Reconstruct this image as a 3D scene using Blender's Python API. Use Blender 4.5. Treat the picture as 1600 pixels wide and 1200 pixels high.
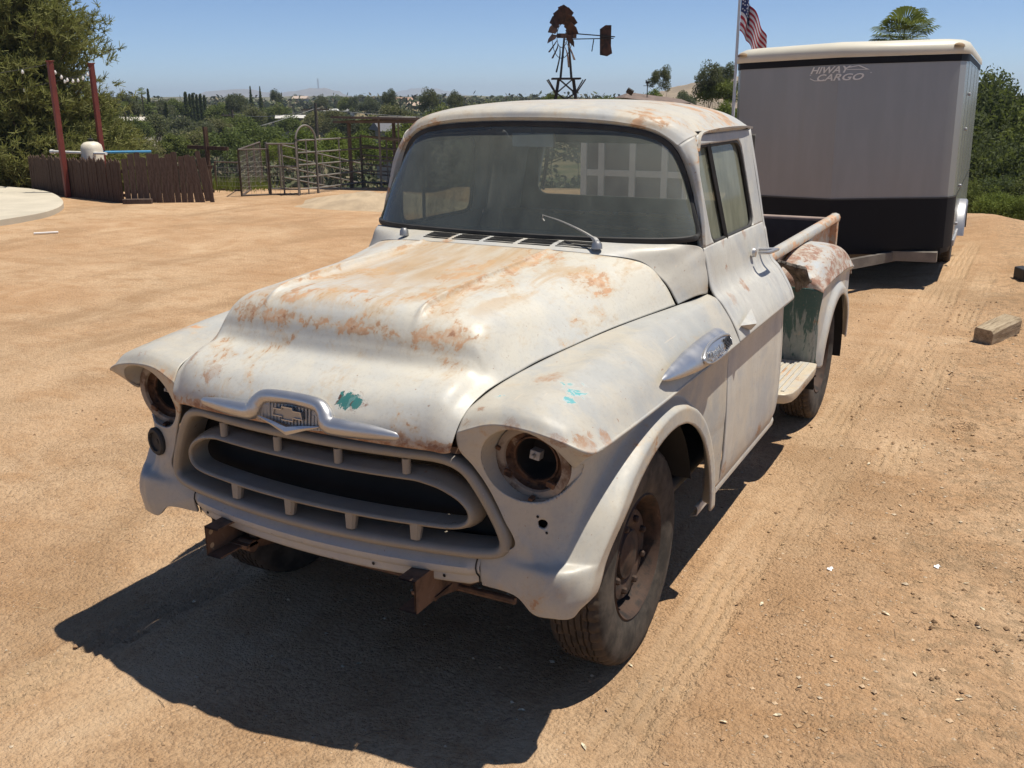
import bpy, bmesh, math, random
import numpy as np
from mathutils import Vector, Matrix, Euler

# ------------------------------------------------------------------ scene, camera, light
for o in list(bpy.data.objects):
    bpy.data.objects.remove(o)
scene = bpy.context.scene
COL = scene.collection
R = math.radians

F_PX = 1500.0
CAM = np.array([1.889, -2.863, 1.943])
PITCH, ROLL, YAW = R(16.6), R(-0.36), R(28.06)
_d0 = np.array([-math.sin(YAW), math.cos(YAW), 0]); _r0 = np.array([math.cos(YAW), math.sin(YAW), 0]); _z = np.array([0, 0, 1.0])
_d = _d0 * math.cos(PITCH) - _z * math.sin(PITCH)
_u = _z * math.cos(PITCH) + _d0 * math.sin(PITCH)
_r = _r0 * math.cos(ROLL) + _u * math.sin(ROLL)
_u2 = _u * math.cos(ROLL) - _r0 * math.sin(ROLL)
cam_data = bpy.data.cameras.new('camera')
cam = bpy.data.objects.new('camera', cam_data); COL.objects.link(cam)
cam_data.sensor_width = 36.0
cam_data.lens = F_PX / 1600 * 36
cam_data.clip_end = 20000
cam_data.clip_start = 0.05
cam.matrix_world = Matrix(((_r[0], _u2[0], -_d[0], CAM[0]), (_r[1], _u2[1], -_d[1], CAM[1]), (_r[2], _u2[2], -_d[2], CAM[2]), (0, 0, 0, 1)))
scene.camera = cam

TO_SUN = Vector((0.285, 0.165, 1.0)).normalized()
world = bpy.data.worlds.new('World'); scene.world = world
world.use_nodes = True
nt = world.node_tree
for n in list(nt.nodes): nt.nodes.remove(n)
sky = nt.nodes.new('ShaderNodeTexSky'); sky.sky_type = 'NISHITA'; sky.sun_disc = False
sky.sun_elevation = math.asin(TO_SUN.z); sky.sun_rotation = math.atan2(TO_SUN.x, TO_SUN.y)
sky.altitude = 300; sky.air_density = 0.55; sky.dust_density = 0.05; sky.ozone_density = 6.0
bg = nt.nodes.new('ShaderNodeBackground'); bg.inputs['Strength'].default_value = 0.081
wo = nt.nodes.new('ShaderNodeOutputWorld')
nt.links.new(sky.outputs[0], bg.inputs[0]); nt.links.new(bg.outputs[0], wo.inputs[0])
sun_data = bpy.data.lights.new('sun', 'SUN'); sun_data.energy = 4.25; sun_data.angle = R(0.53); sun_data.color = (1.0, 0.94, 0.83)
sun = bpy.data.objects.new('sun', sun_data); COL.objects.link(sun)
sun.rotation_euler = TO_SUN.to_track_quat('Z', 'Y').to_euler()
scene.render.engine = 'CYCLES'
scene.view_settings.view_transform = 'Standard'
scene.view_settings.look = 'None'
scene.view_settings.exposure = 0.57
scene.view_settings.gamma = 1.0
scene.view_settings.use_curve_mapping = False
scene.cycles.max_bounces = 8
scene.cycles.transparent_max_bounces = 24

def spot(px, dist):
    """ground-plan position seen at picture column px, dist metres ahead of the viewpoint along the view axis"""
    t = (px - 800) / F_PX * math.cos(PITCH)
    f = _d0 + _r0 * (px - 800) / F_PX / math.cos(PITCH) * 1.0
    f = _d0 + _r0 * ((px - 800) / math.hypot(F_PX, 447) )
    return CAM[0] + f[0] * dist, CAM[1] + f[1] * dist

# ------------------------------------------------------------------ object helpers
def tag(o, label=None, cat=None, group=None, kind=None):
    if label: o['label'] = label
    if cat: o['category'] = cat
    if group: o['group'] = group
    if kind: o['kind'] = kind
    return o

def empty(name, loc=(0, 0, 0), label=None, cat=None, group=None, rz=0):
    o = bpy.data.objects.new(name, None); COL.objects.link(o)
    o.location = loc; o.rotation_euler = (0, 0, rz); o.empty_display_size = 0.2
    return tag(o, label, cat, group)

def mesh(name, verts, faces, mats, smooth=True, sharp=40, mi=None):
    me = bpy.data.meshes.new(name)
    vs = np.asarray(verts, dtype=float).reshape(-1, 3)
    me.from_pydata([tuple(v) for v in vs.tolist()] if len(vs) < 200000 else vs.tolist(), [], faces if isinstance(faces, list) else faces.tolist())
    if not isinstance(mats, (list, tuple)): mats = [mats]
    for m in mats: me.materials.append(m)
    if mi is not None: me.polygons.foreach_set('material_index', np.asarray(mi, dtype=np.int32))
    if smooth:
        me.polygons.foreach_set('use_smooth', np.ones(len(me.polygons), dtype=bool))
        if sharp: me.set_sharp_from_angle(angle=R(sharp))
    me.update()
    return me

def link(name, me, parent=None, loc=None, rot=None, scale=None):
    o = bpy.data.objects.new(name, me); COL.objects.link(o)
    if parent is not None: o.parent = parent
    if loc is not None: o.location = loc
    if rot is not None: o.rotation_euler = rot
    if scale is not None: o.scale = scale if hasattr(scale, '__len__') else (scale,) * 3
    return o

def add(name, verts, faces, mat, parent=None, smooth=True, sharp=40, solid=0, bevel=0, mi=None):
    o = link(name, mesh(name, verts, faces, mat, smooth, sharp, mi), parent)
    if bevel:
        b = o.modifiers.new('bevel', 'BEVEL'); b.width = bevel; b.segments = 2; b.limit_method = 'ANGLE'; b.angle_limit = R(40)
    if solid:
        s = o.modifiers.new('solid', 'SOLIDIFY'); s.thickness = solid; s.offset = -1
    return o

class MB:
    """collects shapes into one mesh"""
    def __init__(s): s.v = []; s.f = []; s.m = []; s.n = 0
    def put(s, verts, faces, m=0):
        verts = np.asarray(verts, float).reshape(-1, 3)
        s.v.append(verts); s.f += [tuple(i + s.n for i in f) for f in faces]; s.m += [m] * len(faces); s.n += len(verts)
        return s
    def box(s, c, d, rot=None, m=0, taper=1.0):
        x, y, z = [k / 2 for k in d]
        p = np.array([(-x, -y, -z), (x, -y, -z), (x, y, -z), (-x, y, -z), (-x * taper, -y * taper, z), (x * taper, -y * taper, z), (x * taper, y * taper, z), (-x * taper, y * taper, z)])
        if rot is not None: p = p @ np.array(Euler(rot).to_matrix()).T
        return s.put(p + np.array(c), [(0, 3, 2, 1), (4, 5, 6, 7), (0, 1, 5, 4), (1, 2, 6, 5), (2, 3, 7, 6), (3, 0, 4, 7)], m)
    def bar(s, a, b, w, h=None, m=0, up=(0, 0, 1)):
        a = np.array(a, float); b = np.array(b, float); h = h or w
        return s.put(*sweep([a, b], [(-w / 2, -h / 2), (w / 2, -h / 2), (w / 2, h / 2), (-w / 2, h / 2)], up=up, cap=True), m)
    def tube(s, pts, r, n=8, closed=False, cap=True, m=0, up=(0, 0, 1)):
        return s.put(*tube(pts, r, n, closed, cap, up), m)
    def lathe(s, prof, c=(0, 0, 0), axis='z', n=24, m=0):
        return s.put(*lathe(prof, c, axis, n), m)
    def build(s, name, mat, parent=None, smooth=True, sharp=40, **k):
        return add(name, np.concatenate(s.v), s.f, mat, parent, smooth, sharp, mi=s.m if isinstance(mat, (list, tuple)) else None, **k)
    def mesh(s, name, mat, smooth=True, sharp=40):
        return mesh(name, np.concatenate(s.v), s.f, mat, smooth, sharp, s.m if isinstance(mat, (list, tuple)) else None)

def spline(P, n):
    """Catmull-Rom through rows of P (k, ...) sampled at n index-uniform places"""
    P = np.asarray(P, float); k = len(P)
    if k == 2:
        t = np.linspace(0, 1, n).reshape((-1,) + (1,) * (P.ndim - 1)); return P[0] * (1 - t) + P[1] * t
    E = np.concatenate([[2 * P[0] - P[1]], P, [2 * P[-1] - P[-2]]])
    u = np.linspace(0, k - 1, n); i = np.minimum(u.astype(int), k - 2); t = (u - i).reshape((-1,) + (1,) * (P.ndim - 1))
    a, b, c, d = E[i], E[i + 1], E[i + 2], E[i + 3]
    return 0.5 * (2 * b + (c - a) * t + (2 * a - 5 * b + 4 * c - d) * t * t + (3 * b - 3 * c + d - a) * t ** 3)

def arc_resample(P, n, closed=False):
    P = np.asarray(P, float)
    if closed: P = np.concatenate([P, P[:1]])
    s = np.concatenate([[0], np.cumsum(np.linalg.norm(np.diff(P, axis=0), axis=1))])
    u = np.linspace(0, s[-1], n + 1 if closed else n)
    if closed: u = u[:-1]
    return np.stack([np.interp(u, s, P[:, i]) for i in range(P.shape[1])], 1)

def gridfaces(nu, nv, cu=False, cv=False, off=0):
    i, j = np.meshgrid(np.arange(nu if cu else nu - 1), np.arange(nv if cv else nv - 1), indexing='ij')
    i2 = (i + 1) % nu; j2 = (j + 1) % nv
    f = np.stack([i * nv + j, i2 * nv + j, i2 * nv + j2, i * nv + j2], -1).reshape(-1, 4) + off
    return [tuple(x) for x in f.tolist()]

def net(rows, nu, nv):
    """tensor spline through a control net; rows of equal length -> (nu, nv, 3)"""
    P = np.asarray(rows, float)
    A = spline(P, nu)
    return spline(A.transpose(1, 0, 2), nv).transpose(1, 0, 2)

CENTER = np.array([0, 1.2, 0.75])
def orient(G, faces, ref):
    v = G.reshape(-1, 3)
    f = np.array([q[:4] for q in faces])
    a, b, c = v[f[:, 0]], v[f[:, 1]], v[f[:, 2]]
    d = v[f[:, 3]]
    n = np.cross(c - a, d - b); cen = (a + b + c + d) / 4
    if (n * (cen - ref)).sum() < 0: faces = [tuple(reversed(q)) for q in faces]
    return faces

def sheet(name, G, mat, parent, solid=0.004, ref=CENTER, holes=(), mirror=False, sharp=40, drop=None):
    """surface grid -> panel; holes = (function of the points -> signed distance, the two coordinates it works in)"""
    nu, nv = G.shape[:2]
    faces = np.array(gridfaces(nu, nv)); v = G.reshape(-1, 3).copy()
    for g, ax in holes:
        q = v[:, ax]; val = g(v)
        cen = v[faces].mean(1)
        dead = g(cen) < 0
        vd = np.zeros(len(v), bool); vd[faces[dead].ravel()] = True
        faces = faces[~dead]
        vk = np.zeros(len(v), bool); vk[faces.ravel()] = True
        b = vd & vk
        for _ in range(3):
            p = v[b]; e = 1e-4; val = g(p); gr = []
            for a in ax:
                pp = p.copy(); pp[:, a] += e; gr.append((g(pp) - val) / e)
            gr = np.stack(gr, 1); l = (gr ** 2).sum(1, keepdims=True) + 1e-9
            p[:, ax] -= val[:, None] * gr / l
            v[b] = p
    used = np.unique(faces); remap = -np.ones(len(v), int); remap[used] = np.arange(len(used))
    v = v[used]; faces = [tuple(f) for f in remap[faces].tolist()]
    if drop is not None:
        pass
    if mirror:
        v = v * np.array([-1, 1, 1]); ref = np.asarray(ref) * np.array([-1, 1, 1])
    faces = orient(v, faces, np.asarray(ref))
    return add(name, v, faces, mat, parent, True, sharp, solid)

def frames(P, closed, up):
    P = np.asarray(P, float)
    T = (np.roll(P, -1, 0) - np.roll(P, 1, 0)) if closed else np.gradient(P, axis=0)
    T /= np.linalg.norm(T, axis=1, keepdims=True) + 1e-12
    up = np.broadcast_to(np.asarray(up, float), P.shape)
    X = np.cross(T, up); l = np.linalg.norm(X, axis=1, keepdims=True)
    alt = np.cross(T, np.broadcast_to(np.array([0.31, 0.95, 0.05]), P.shape))
    X = np.where(l < 0.05, alt, X); X /= np.linalg.norm(X, axis=1, keepdims=True)
    Y = np.cross(X, T)
    return T, X, Y

def sweep(P, prof, up=(0, 0, 1), closed=False, cap=False, scale=None):
    P = np.asarray(P, float); T, X, Y = frames(P, closed, up); prof = np.asarray(prof, float)
    sc = np.ones(len(P)) if scale is None else np.asarray(scale, float)
    V = P[:, None] + (X[:, None] * prof[None, :, :1] + Y[:, None] * prof[None, :, 1:]) * sc[:, None, None]
    k = len(prof); f = gridfaces(len(P), k, closed, True)
    f = [tuple(reversed(q)) for q in f]
    if cap and not closed:
        f.append(tuple(range(k))); f.append(tuple(reversed(range((len(P) - 1) * k, len(P) * k))))
    return V.reshape(-1, 3), f

def tube(P, r, n=8, closed=False, cap=True, up=(0, 0, 1)):
    a = np.linspace(0, 2 * np.pi, n, endpoint=False)
    prof = np.stack([np.cos(a), np.sin(a)], 1)
    P = np.asarray(P, float)
    rr = np.broadcast_to(np.asarray(r, float), (len(P),))
    return sweep(P, prof, up, closed, cap, rr)

def lathe(prof, c=(0, 0, 0), axis='z', n=24):
    prof = np.asarray(prof, float); a = np.linspace(0, 2 * np.pi, n, endpoint=False)
    r = prof[:, 0][None]; h = np.broadcast_to(prof[:, 1][None], (n, len(prof)))
    A = r * np.cos(a)[:, None]; B = r * np.sin(a)[:, None]
    V = {'z': np.stack([A, B, h], -1), 'x': np.stack([h, A, B], -1), 'y': np.stack([A, h, B], -1)}[axis] + np.array(c)
    f = gridfaces(n, len(prof), True, False)
    if axis == 'y': f = [tuple(reversed(q)) for q in f]
    return V.reshape(-1, 3), f

def mir(o, name=None):
    """a copy of a part on the other side of the truck"""
    me = o.data.copy(); me.transform(Matrix.Scale(-1, 4, (1, 0, 0))); me.flip_normals()
    c = o.copy(); c.data = me; COL.objects.link(c)
    return c

def copy_tree(o, parent=None):
    c = o.copy(); COL.objects.link(c); c.parent = parent
    for ch in list(o.children): copy_tree(ch, c)
    return c

def text_mesh(txt, size, mat, extrude=0.002, shear=0.0, bold=0.0):
    cu = bpy.data.curves.new('text', 'FONT'); cu.body = txt; cu.size = size; cu.extrude = extrude; cu.shear = shear; cu.offset = bold
    cu.align_x = 'CENTER'; cu.align_y = 'CENTER'; cu.resolution_u = 3
    o = bpy.data.objects.new('text', cu); COL.objects.link(o)
    dg = bpy.context.evaluated_depsgraph_get(); dg.update()
    me = bpy.data.meshes.new_from_object(o.evaluated_get(dg))
    bpy.data.objects.remove(o); bpy.data.curves.remove(cu)
    me.materials.clear(); me.materials.append(mat)
    return me

# value noise for geometry
def vnoise(x, y, seed=0):
    rs = np.random.RandomState(seed); T = rs.rand(256, 256)
    xi = np.floor(x).astype(int); yi = np.floor(y).astype(int); fx = x - xi; fy = y - yi
    fx = fx * fx * (3 - 2 * fx); fy = fy * fy * (3 - 2 * fy)
    a = T[xi % 256, yi % 256]; b = T[(xi + 1) % 256, yi % 256]; c = T[xi % 256, (yi + 1) % 256]; d = T[(xi + 1) % 256, (yi + 1) % 256]
    return (a * (1 - fx) + b * fx) * (1 - fy) + (c * (1 - fx) + d * fx) * fy - 0.5

def sstep(a, b, x):
    t = np.clip((x - a) / (b - a), 0, 1); return t * t * (3 - 2 * t)

# ------------------------------------------------------------------ materials
class NB:
    def __init__(s, name):
        s.m = bpy.data.materials.new(name); s.m.use_nodes = True; s.t = s.m.node_tree
        for n in list(s.t.nodes): s.t.nodes.remove(n)
        s.out = s.t.nodes.new('ShaderNodeOutputMaterial')
    def n(s, typ, **k):
        nd = s.t.nodes.new('ShaderNode' + typ)
        for a, b in k.items(): setattr(nd, a, b)
        return nd
    def l(s, a, b): s.t.links.new(a, b)
    def set(s, inp, v):
        if hasattr(v, 'is_output') or isinstance(v, bpy.types.NodeSocket): s.l(v, inp)
        else:
            if hasattr(v, '__len__') and len(v) == 3 and inp.type == 'RGBA': v = (*v, 1)
            inp.default_value = v
    def coord(s, kind='Object'): return s.n('TexCoord').outputs[kind]
    def mapping(s, v, scale=(1, 1, 1), loc=(0, 0, 0), rot=(0, 0, 0)):
        m = s.n('Mapping'); s.l(v, m.inputs['Vector']); m.inputs['Scale'].default_value = scale; m.inputs['Location'].default_value = loc; m.inputs['Rotation'].default_value = rot
        return m.outputs[0]
    def noise(s, v, scale=5, detail=4, rough=0.55, dist=0.0):
        n = s.n('TexNoise'); s.l(v, n.inputs['Vector']); n.inputs['Scale'].default_value = scale; n.inputs['Detail'].default_value = detail; n.inputs['Roughness'].default_value = rough; n.inputs['Distortion'].default_value = dist
        return n.outputs['Fac']
    def voronoi(s, v, scale=5, feature='F1', out='Distance'):
        n = s.n('TexVoronoi', feature=feature); s.l(v, n.inputs['Vector']); n.inputs['Scale'].default_value = scale
        return n.outputs[out]
    def ramp(s, x, lo, hi, a=0.0, b=1.0):
        m = s.n('MapRange', interpolation_type='SMOOTHSTEP'); s.set(m.inputs['Value'], x)
        m.inputs['From Min'].default_value = lo; m.inputs['From Max'].default_value = hi; m.inputs['To Min'].default_value = a; m.inputs['To Max'].default_value = b
        return m.outputs[0]
    def math(s, op, a, b=0.0, c=None):
        m = s.n('Math', operation=op); s.set(m.inputs[0], a); s.set(m.inputs[1], b)
        if c is not None: s.set(m.inputs[2], c)
        return m.outputs[0]
    def mix(s, fac, a, b, blend='MIX'):
        m = s.n('Mix', data_type='RGBA', blend_type=blend)
        s.set(m.inputs[0], fac); s.set(m.inputs[6], a); s.set(m.inputs[7], b)
        return m.outputs[2]
    def sep(s, v):
        n = s.n('SeparateXYZ'); s.l(v, n.inputs[0]); return n.outputs
    def dist(s, v, p):
        n = s.n('VectorMath', operation='DISTANCE'); s.l(v, n.inputs[0]); n.inputs[1].default_value = p; return n.outputs['Value']
    def bump(s, h, strength=0.3, dist=0.01, normal=None):
        b = s.n('Bump'); s.l(h, b.inputs['Height']); b.inputs['Strength'].default_value = strength; b.inputs['Distance'].default_value = dist
        if normal is not None: s.l(normal, b.inputs['Normal'])
        return b.outputs[0]
    def bsdf(s, col, rough=0.6, metal=0.0, normal=None, spec=0.5, **k):
        p = s.n('BsdfPrincipled'); s.set(p.inputs['Base Color'], col); s.set(p.inputs['Roughness'], rough); s.set(p.inputs['Metallic'], metal); s.set(p.inputs['Specular IOR Level'], spec)
        if normal is not None: s.l(normal, p.inputs['Normal'])
        for a, b in k.items(): s.set(p.inputs[a.replace('_', ' ')], b)
        return p
    def done(s, sh):
        s.l(sh.outputs[0] if hasattr(sh, 'outputs') else sh, s.out.inputs['Surface']); return s.m

def simple(name, col, rough=0.7, metal=0.0, var=0.25, scale=6, bump=0.0, bscale=40, spec=0.5, coord='Object', stretch=(1, 1, 1)):
    b = NB(name); v = b.mapping(b.coord(coord), stretch)
    n = b.noise(v, scale, 6, 0.6)
    c = b.mix(b.ramp(n, 0.3, 0.7), [k * (1 - var) for k in col], [min(1, k * (1 + var)) for k in col])
    nm = b.bump(b.noise(v, bscale, 4), 0.5, bump) if bump else None
    return b.done(b.bsdf(c, rough, metal, nm, spec))

TEAL = (0.05, 0.30, 0.30)
def paint(name, base=(0.45, 0.43, 0.38), blue=(0.35, 0.36, 0.365), rust=0.5, fine=3.0, stretch=(1, 0.45, 1), dusty=None, spots=(), teal=(), rough=0.44, seed=0.0, streak=0.15, rusty=(0.33, 0.175, 0.088), extra=None, bluefac=0.8, dustcol=(0.42, 0.285, 0.155)):
    """sun-bleached primer with rust blooms; rust = share of the panel that shows rust stains"""
    b = NB(name); v = b.coord(); vm = b.mapping(v, (1, 1, 1), (seed, seed * .7, seed * .3))
    big = b.math('ADD', b.math('MULTIPLY', b.noise(vm, 2.2, 5, 0.6, 0.6), .6), b.math('MULTIPLY', b.noise(vm, 7.5, 8, 0.7, 1.0), .4))
    col = b.mix(b.math('MULTIPLY', b.ramp(big, 0.43, 0.60), bluefac), base, blue)
    st = b.noise(b.mapping(vm, (14, 14, 1.4)), 1.0, 5, 0.65)
    col = b.mix(b.math('MULTIPLY', b.ramp(st, 0.40, 0.75), streak), col, (0.55, 0.53, 0.475))
    st2 = b.noise(b.mapping(vm, (9, 9, 1.1), (3, 1, 2)), 1.0, 6, 0.7)
    col = b.mix(b.math('MULTIPLY', b.ramp(st2, 0.52, 0.8), streak * 1.4), col, (0.33, 0.31, 0.29))
    rr = rough
    rv = b.mapping(vm, stretch)
    hi = b.noise(rv, fine * 4.2, 12, 0.72, 0.35)
    m1 = b.noise(rv, fine * 1.3, 6, 0.6, 0.6)
    m2 = b.noise(b.mapping(rv, (1, 1, 1), (7, 3, 5)), fine * 0.5, 3, 0.5)
    comb = b.math('ADD', b.math('ADD', b.math('MULTIPLY', hi, 0.30), b.math('MULTIPLY', m1, 0.40)), b.math('MULTIPLY', m2, 0.30))
    if extra is not None: comb = b.math('ADD', comb, extra(b, v))
    thr = 0.64 - 0.16 * rust
    stain = b.ramp(comb, thr - 0.05, thr + 0.02)
    core = b.ramp(comb, thr + 0.005, thr + 0.035)
    dk = b.ramp(comb, thr + 0.075, thr + 0.11)
    tanc = b.mix(b.ramp(b.noise(v, 30, 3), 0.35, 0.65), (0.42, 0.31, 0.19), (0.46, 0.37, 0.26))
    col = b.mix(b.math('MULTIPLY', stain, 0.5), col, tanc)
    fleck = b.ramp(hi, 0.40, 0.60, 0.25, 0.85)
    col = b.mix(b.math('MULTIPLY', core, fleck), col, b.mix(b.ramp(b.noise(v, 11, 3), .4, .6), rusty, [min(1, k * 1.35) for k in rusty]))
    col = b.mix(b.math('MULTIPLY', dk, b.math('MULTIPLY', fleck, 0.8)), col, (0.20, 0.085, 0.045))
    if dusty is not None:
        d = dusty(b, v); col = b.mix(d, col, dustcol)
    scr = b.noise(b.mapping(vm, (70, 2.5, 40)), 1.0, 4, .6)
    col = b.mix(b.math('MULTIPLY', b.ramp(scr, .66, .74), .35), col, (.60, .50, .38))
    for (p, r, k) in spots:      # single rust patches: place, radius, darkness
        dd = b.math('ADD', b.dist(v, p), b.math('MULTIPLY', b.math('SUBTRACT', b.noise(v, 22, 10, 0.75, 1.2), 0.5), r * 3.6))
        f = b.ramp(dd, r * 0.9, r * 0.5)
        col = b.mix(b.math('MULTIPLY', f, fleck), col, [rusty[i] * (1 - k) + (0.16, 0.06, 0.03)[i] * k for i in range(3)])
    for (p, r, tc) in teal:
        dd = b.math('ADD', b.dist(v, p), b.math('MULTIPLY', b.math('SUBTRACT', b.noise(v, 15, 8, 0.7, 1.5), 0.5), r * 4.5))
        halo = b.ramp(dd, r * 1.15, r * 0.8)
        col = b.mix(b.math('MULTIPLY', halo, 0.15), col, (0.55, 0.62, 0.62))
        f = b.ramp(dd, r * 0.72, r * 0.6)
        col = b.mix(f, col, b.mix(b.ramp(b.noise(v, 26, 4, .6, 1.0), .54, .58), tc, (0.085, 0.05, 0.04) if tc[1] < .3 else (.30, .42, .44)))
    spk = b.ramp(b.noise(v, 55, 2, 0.5), 0.73, 0.76)
    col = b.mix(b.math('MULTIPLY', spk, 0.6), col, (0.22, 0.11, 0.06))
    ro = b.math('ADD', b.math('MULTIPLY', core, 0.25), b.math('ADD', b.ramp(st, 0.2, 0.8, -.04, .08), b.ramp(big, 0.38, 0.62, rough - .08, rough + .12)))
    h = b.math('ADD', b.math('MULTIPLY', m1, 0.5), b.math('MULTIPLY', b.noise(v, 5, 2), 1.0))
    dent = b.noise(v, 2.6, 2, .5)
    h = b.math('ADD', h, b.math('ADD', b.math('MULTIPLY', dent, 3.0), b.math('MULTIPLY', b.noise(v, 9, 2, .5), 1.0)))
    grime = b.noise(b.mapping(v, (1, 1, 1), (5, 5, 5)), 85, 3, .7)
    col = b.mix(b.math('MULTIPLY', b.ramp(grime, .5, .75), .22), col, (.25, .20, .15))
    return b.done(b.bsdf(col, ro, 0.0, b.bump(h, 0.42, 0.005), 0.42))

# ------------------------------------------------------------------ truck materials
def hood_extra(b, v):
    x, y, z = b.sep(v)
    # more stains along the bulge's front shoulder, its ridges and the lip; fewer on the flanks and nose
    a = b.math('MULTIPLY', b.ramp(b.math('ABSOLUTE', b.math('SUBTRACT', z, 1.262)), 0.035, 0.0), b.ramp(y, -.36, -.43, 0, .055))
    e = b.math('MULTIPLY', b.ramp(b.math('ABSOLUTE', b.math('SUBTRACT', b.math('ABSOLUTE', x), 0.30)), 0.05, 0.0), b.ramp(y, -.5, -.3, 0, .045))
    c = b.math('MULTIPLY', b.ramp(b.math('ABSOLUTE', x), 0.42, 0.56), -0.03)
    d = b.math('MULTIPLY', b.ramp(z, 1.03, 0.985), 0.13)
    return b.math('SUBTRACT', b.math('ADD', b.math('ADD', a, e), b.math('ADD', c, d)), 0.01)
def eyebrow_extra(b, v):
    x, y, z = b.sep(v); ax = b.math('ABSOLUTE', x)
    e = b.math('MULTIPLY', b.ramp(y, -.635, -.672), b.ramp(z, 1.00, 1.05, 0, .10))
    c = b.math('MULTIPLY', b.ramp(b.math('ABSOLUTE', b.math('SUBTRACT', z, 1.0)), .03, .0), b.ramp(y, -.35, -.6, .01, .05))
    lip = b.math('MULTIPLY', b.ramp(z, .50, .455), b.ramp(ax, .85, .9, .03, .06))
    return b.math('ADD', b.math('ADD', e, c), lip)
def hood_dust(b, v):
    x, y, z = b.sep(v); ax = b.math('ABSOLUTE', x)
    top = b.ramp(z, 1.285, 1.33)
    inside = b.math('MULTIPLY', b.ramp(ax, 0.30, 0.255), b.ramp(y, -0.42, 0.0))
    n = b.noise(b.mapping(v, (11, 1.3, 1)), 1.0, 6, 0.65, .4)
    n2 = b.noise(b.mapping(v, (7, 2.2, 2), (3, 0, 0)), 1.3, 8, 0.7, .6)
    a = b.math('MULTIPLY', inside, b.ramp(n, 0.34, 0.60, 0.25, 0.85))
    c = b.math('MULTIPLY', top, b.ramp(n2, 0.47, 0.62, 0.0, 0.60))
    return b.math('MAXIMUM', a, c)
DT = (0.03, 0.20, 0.19)
M_HOOD = paint('hood_paint', base=(.51, .48, .41), blue=(.42, .42, .40),  rust=0.70, fine=8.0, stretch=(1, 0.5, 1), extra=hood_extra, dusty=hood_dust, seed=1.7,
               spots=[((-.50, -.64, 1.12), .045, .1), ((-.36, -.68, 1.10), .05, .1), ((.215, -.715, 1.085), .045, .95)], teal=[((.185, -.71, 1.095), .036, (.035, .15, .14)), ((.225, -.715, 1.085), .022, (.04, .16, .15))])
M_FEND = paint('fender_paint', rust=0.28, fine=5.0, seed=4.1, stretch=(1, .7, 1), bluefac=1.0, base=(.42, .388, .325), blue=(.335, .335, .32), extra=eyebrow_extra,
               spots=[((.70, -.41, 1.15), .055, 0), ((.91, -.60, 1.04), .05, .05), ((.93, -.50, 1.03), .035, .05), ((.60, -.63, 1.10), .018, .5), ((.575, -.66, 1.06), .02, .5), ((-.72, -.63, 1.09), .035, .1), ((-.88, -.64, 1.06), .03, .5), ((-.80, -.56, 1.13), .022, .5), ((.72, -.675, 1.078), .03, .6), ((.86, -.665, 1.055), .035, .7)],
               teal=[((.80, -.44, 1.14), .042, (.10, .34, .35)), ((.81, -.50, 1.12), .024, (.12, .34, .36)), ((.62, -.56, 1.115), .018, (.14, .34, .38))])
M_SIDE = paint('door_paint', rust=0.10, fine=3.0, seed=8.3, stretch=(1, .6, 1.3), streak=0.60, base=(.45, .43, .38), spots=[((.865, 1.0, 1.15), .045, 0), ((.855, 1.22, 1.165), .04, 0), ((.80, 1.10, 1.25), .02, .3), ((.772, 1.12, 1.366), .03, .1), ((.775, 1.45, 1.36), .035, .1), ((.895, .90, .43), .05, .1), ((.89, 1.5, .42), .06, .1)])
M_ROOF = paint('roof_paint', rust=0.62, fine=6.0, seed=2.9, base=(.50, .46, .38), stretch=(.6, 1, 1))
M_COWL = paint('cowl_paint', rust=0.22, fine=4.0, seed=6.3, base=(.45, .42, .36))
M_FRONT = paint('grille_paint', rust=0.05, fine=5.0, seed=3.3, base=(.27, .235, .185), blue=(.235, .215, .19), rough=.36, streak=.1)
M_VAL = paint('valence_paint', rust=0.08, fine=5.0, seed=7.7, base=(.42, .40, .355), blue=(.36, .365, .375), rough=.4, streak=.2)
M_RFEND = paint('rear_fender_paint', rust=1.05, fine=5.0, seed=5.2, blue=(.34, .37, .40), rusty=(.20, .085, .05), stretch=(1, .6, 1), base=(.42, .42, .40))
def green_extra(b, v): return b.math('MULTIPLY', b.ramp(b.noise(b.mapping(v, (14, 14, 1.5)), 1, 5, .6), .4, .7), .03)
def green_streak(b, v):
    x, y, z = b.sep(v); n = b.noise(b.mapping(v, (26, 26, 3.2)), 1, 6, .65, .3)
    return b.math('MULTIPLY', b.ramp(b.math('ADD', n, b.ramp(z, .50, .90, -.08, .13)), .48, .56), .92)
M_GREEN = paint('rear_fender_front_paint', rust=0.15, fine=6.0, seed=9.2, base=(.25, .275, .255), blue=(.15, .19, .18), streak=.4, dusty=green_streak, dustcol=(.022, .075, .065))
M_RAIL = paint('bed_rail_paint', rust=1.15, fine=5.0, seed=11.0, stretch=(1, .5, 1), rusty=(.42, .21, .10))
M_DARK = simple('underbody_dirt', (.045, .036, .028), .9)
M_RUBBER = simple('weathered_rubber', (.020, .019, .018), .7, var=.4, scale=12)
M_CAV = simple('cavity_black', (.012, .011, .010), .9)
M_INT = simple('cab_interior', (.10, .095, .085), .8)
M_SEAT = simple('seat_vinyl', (.10, .075, .055), .6, var=.4, scale=4)
M_STUFF = simple('seat_foam', (.42, .27, .13), .9)

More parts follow.
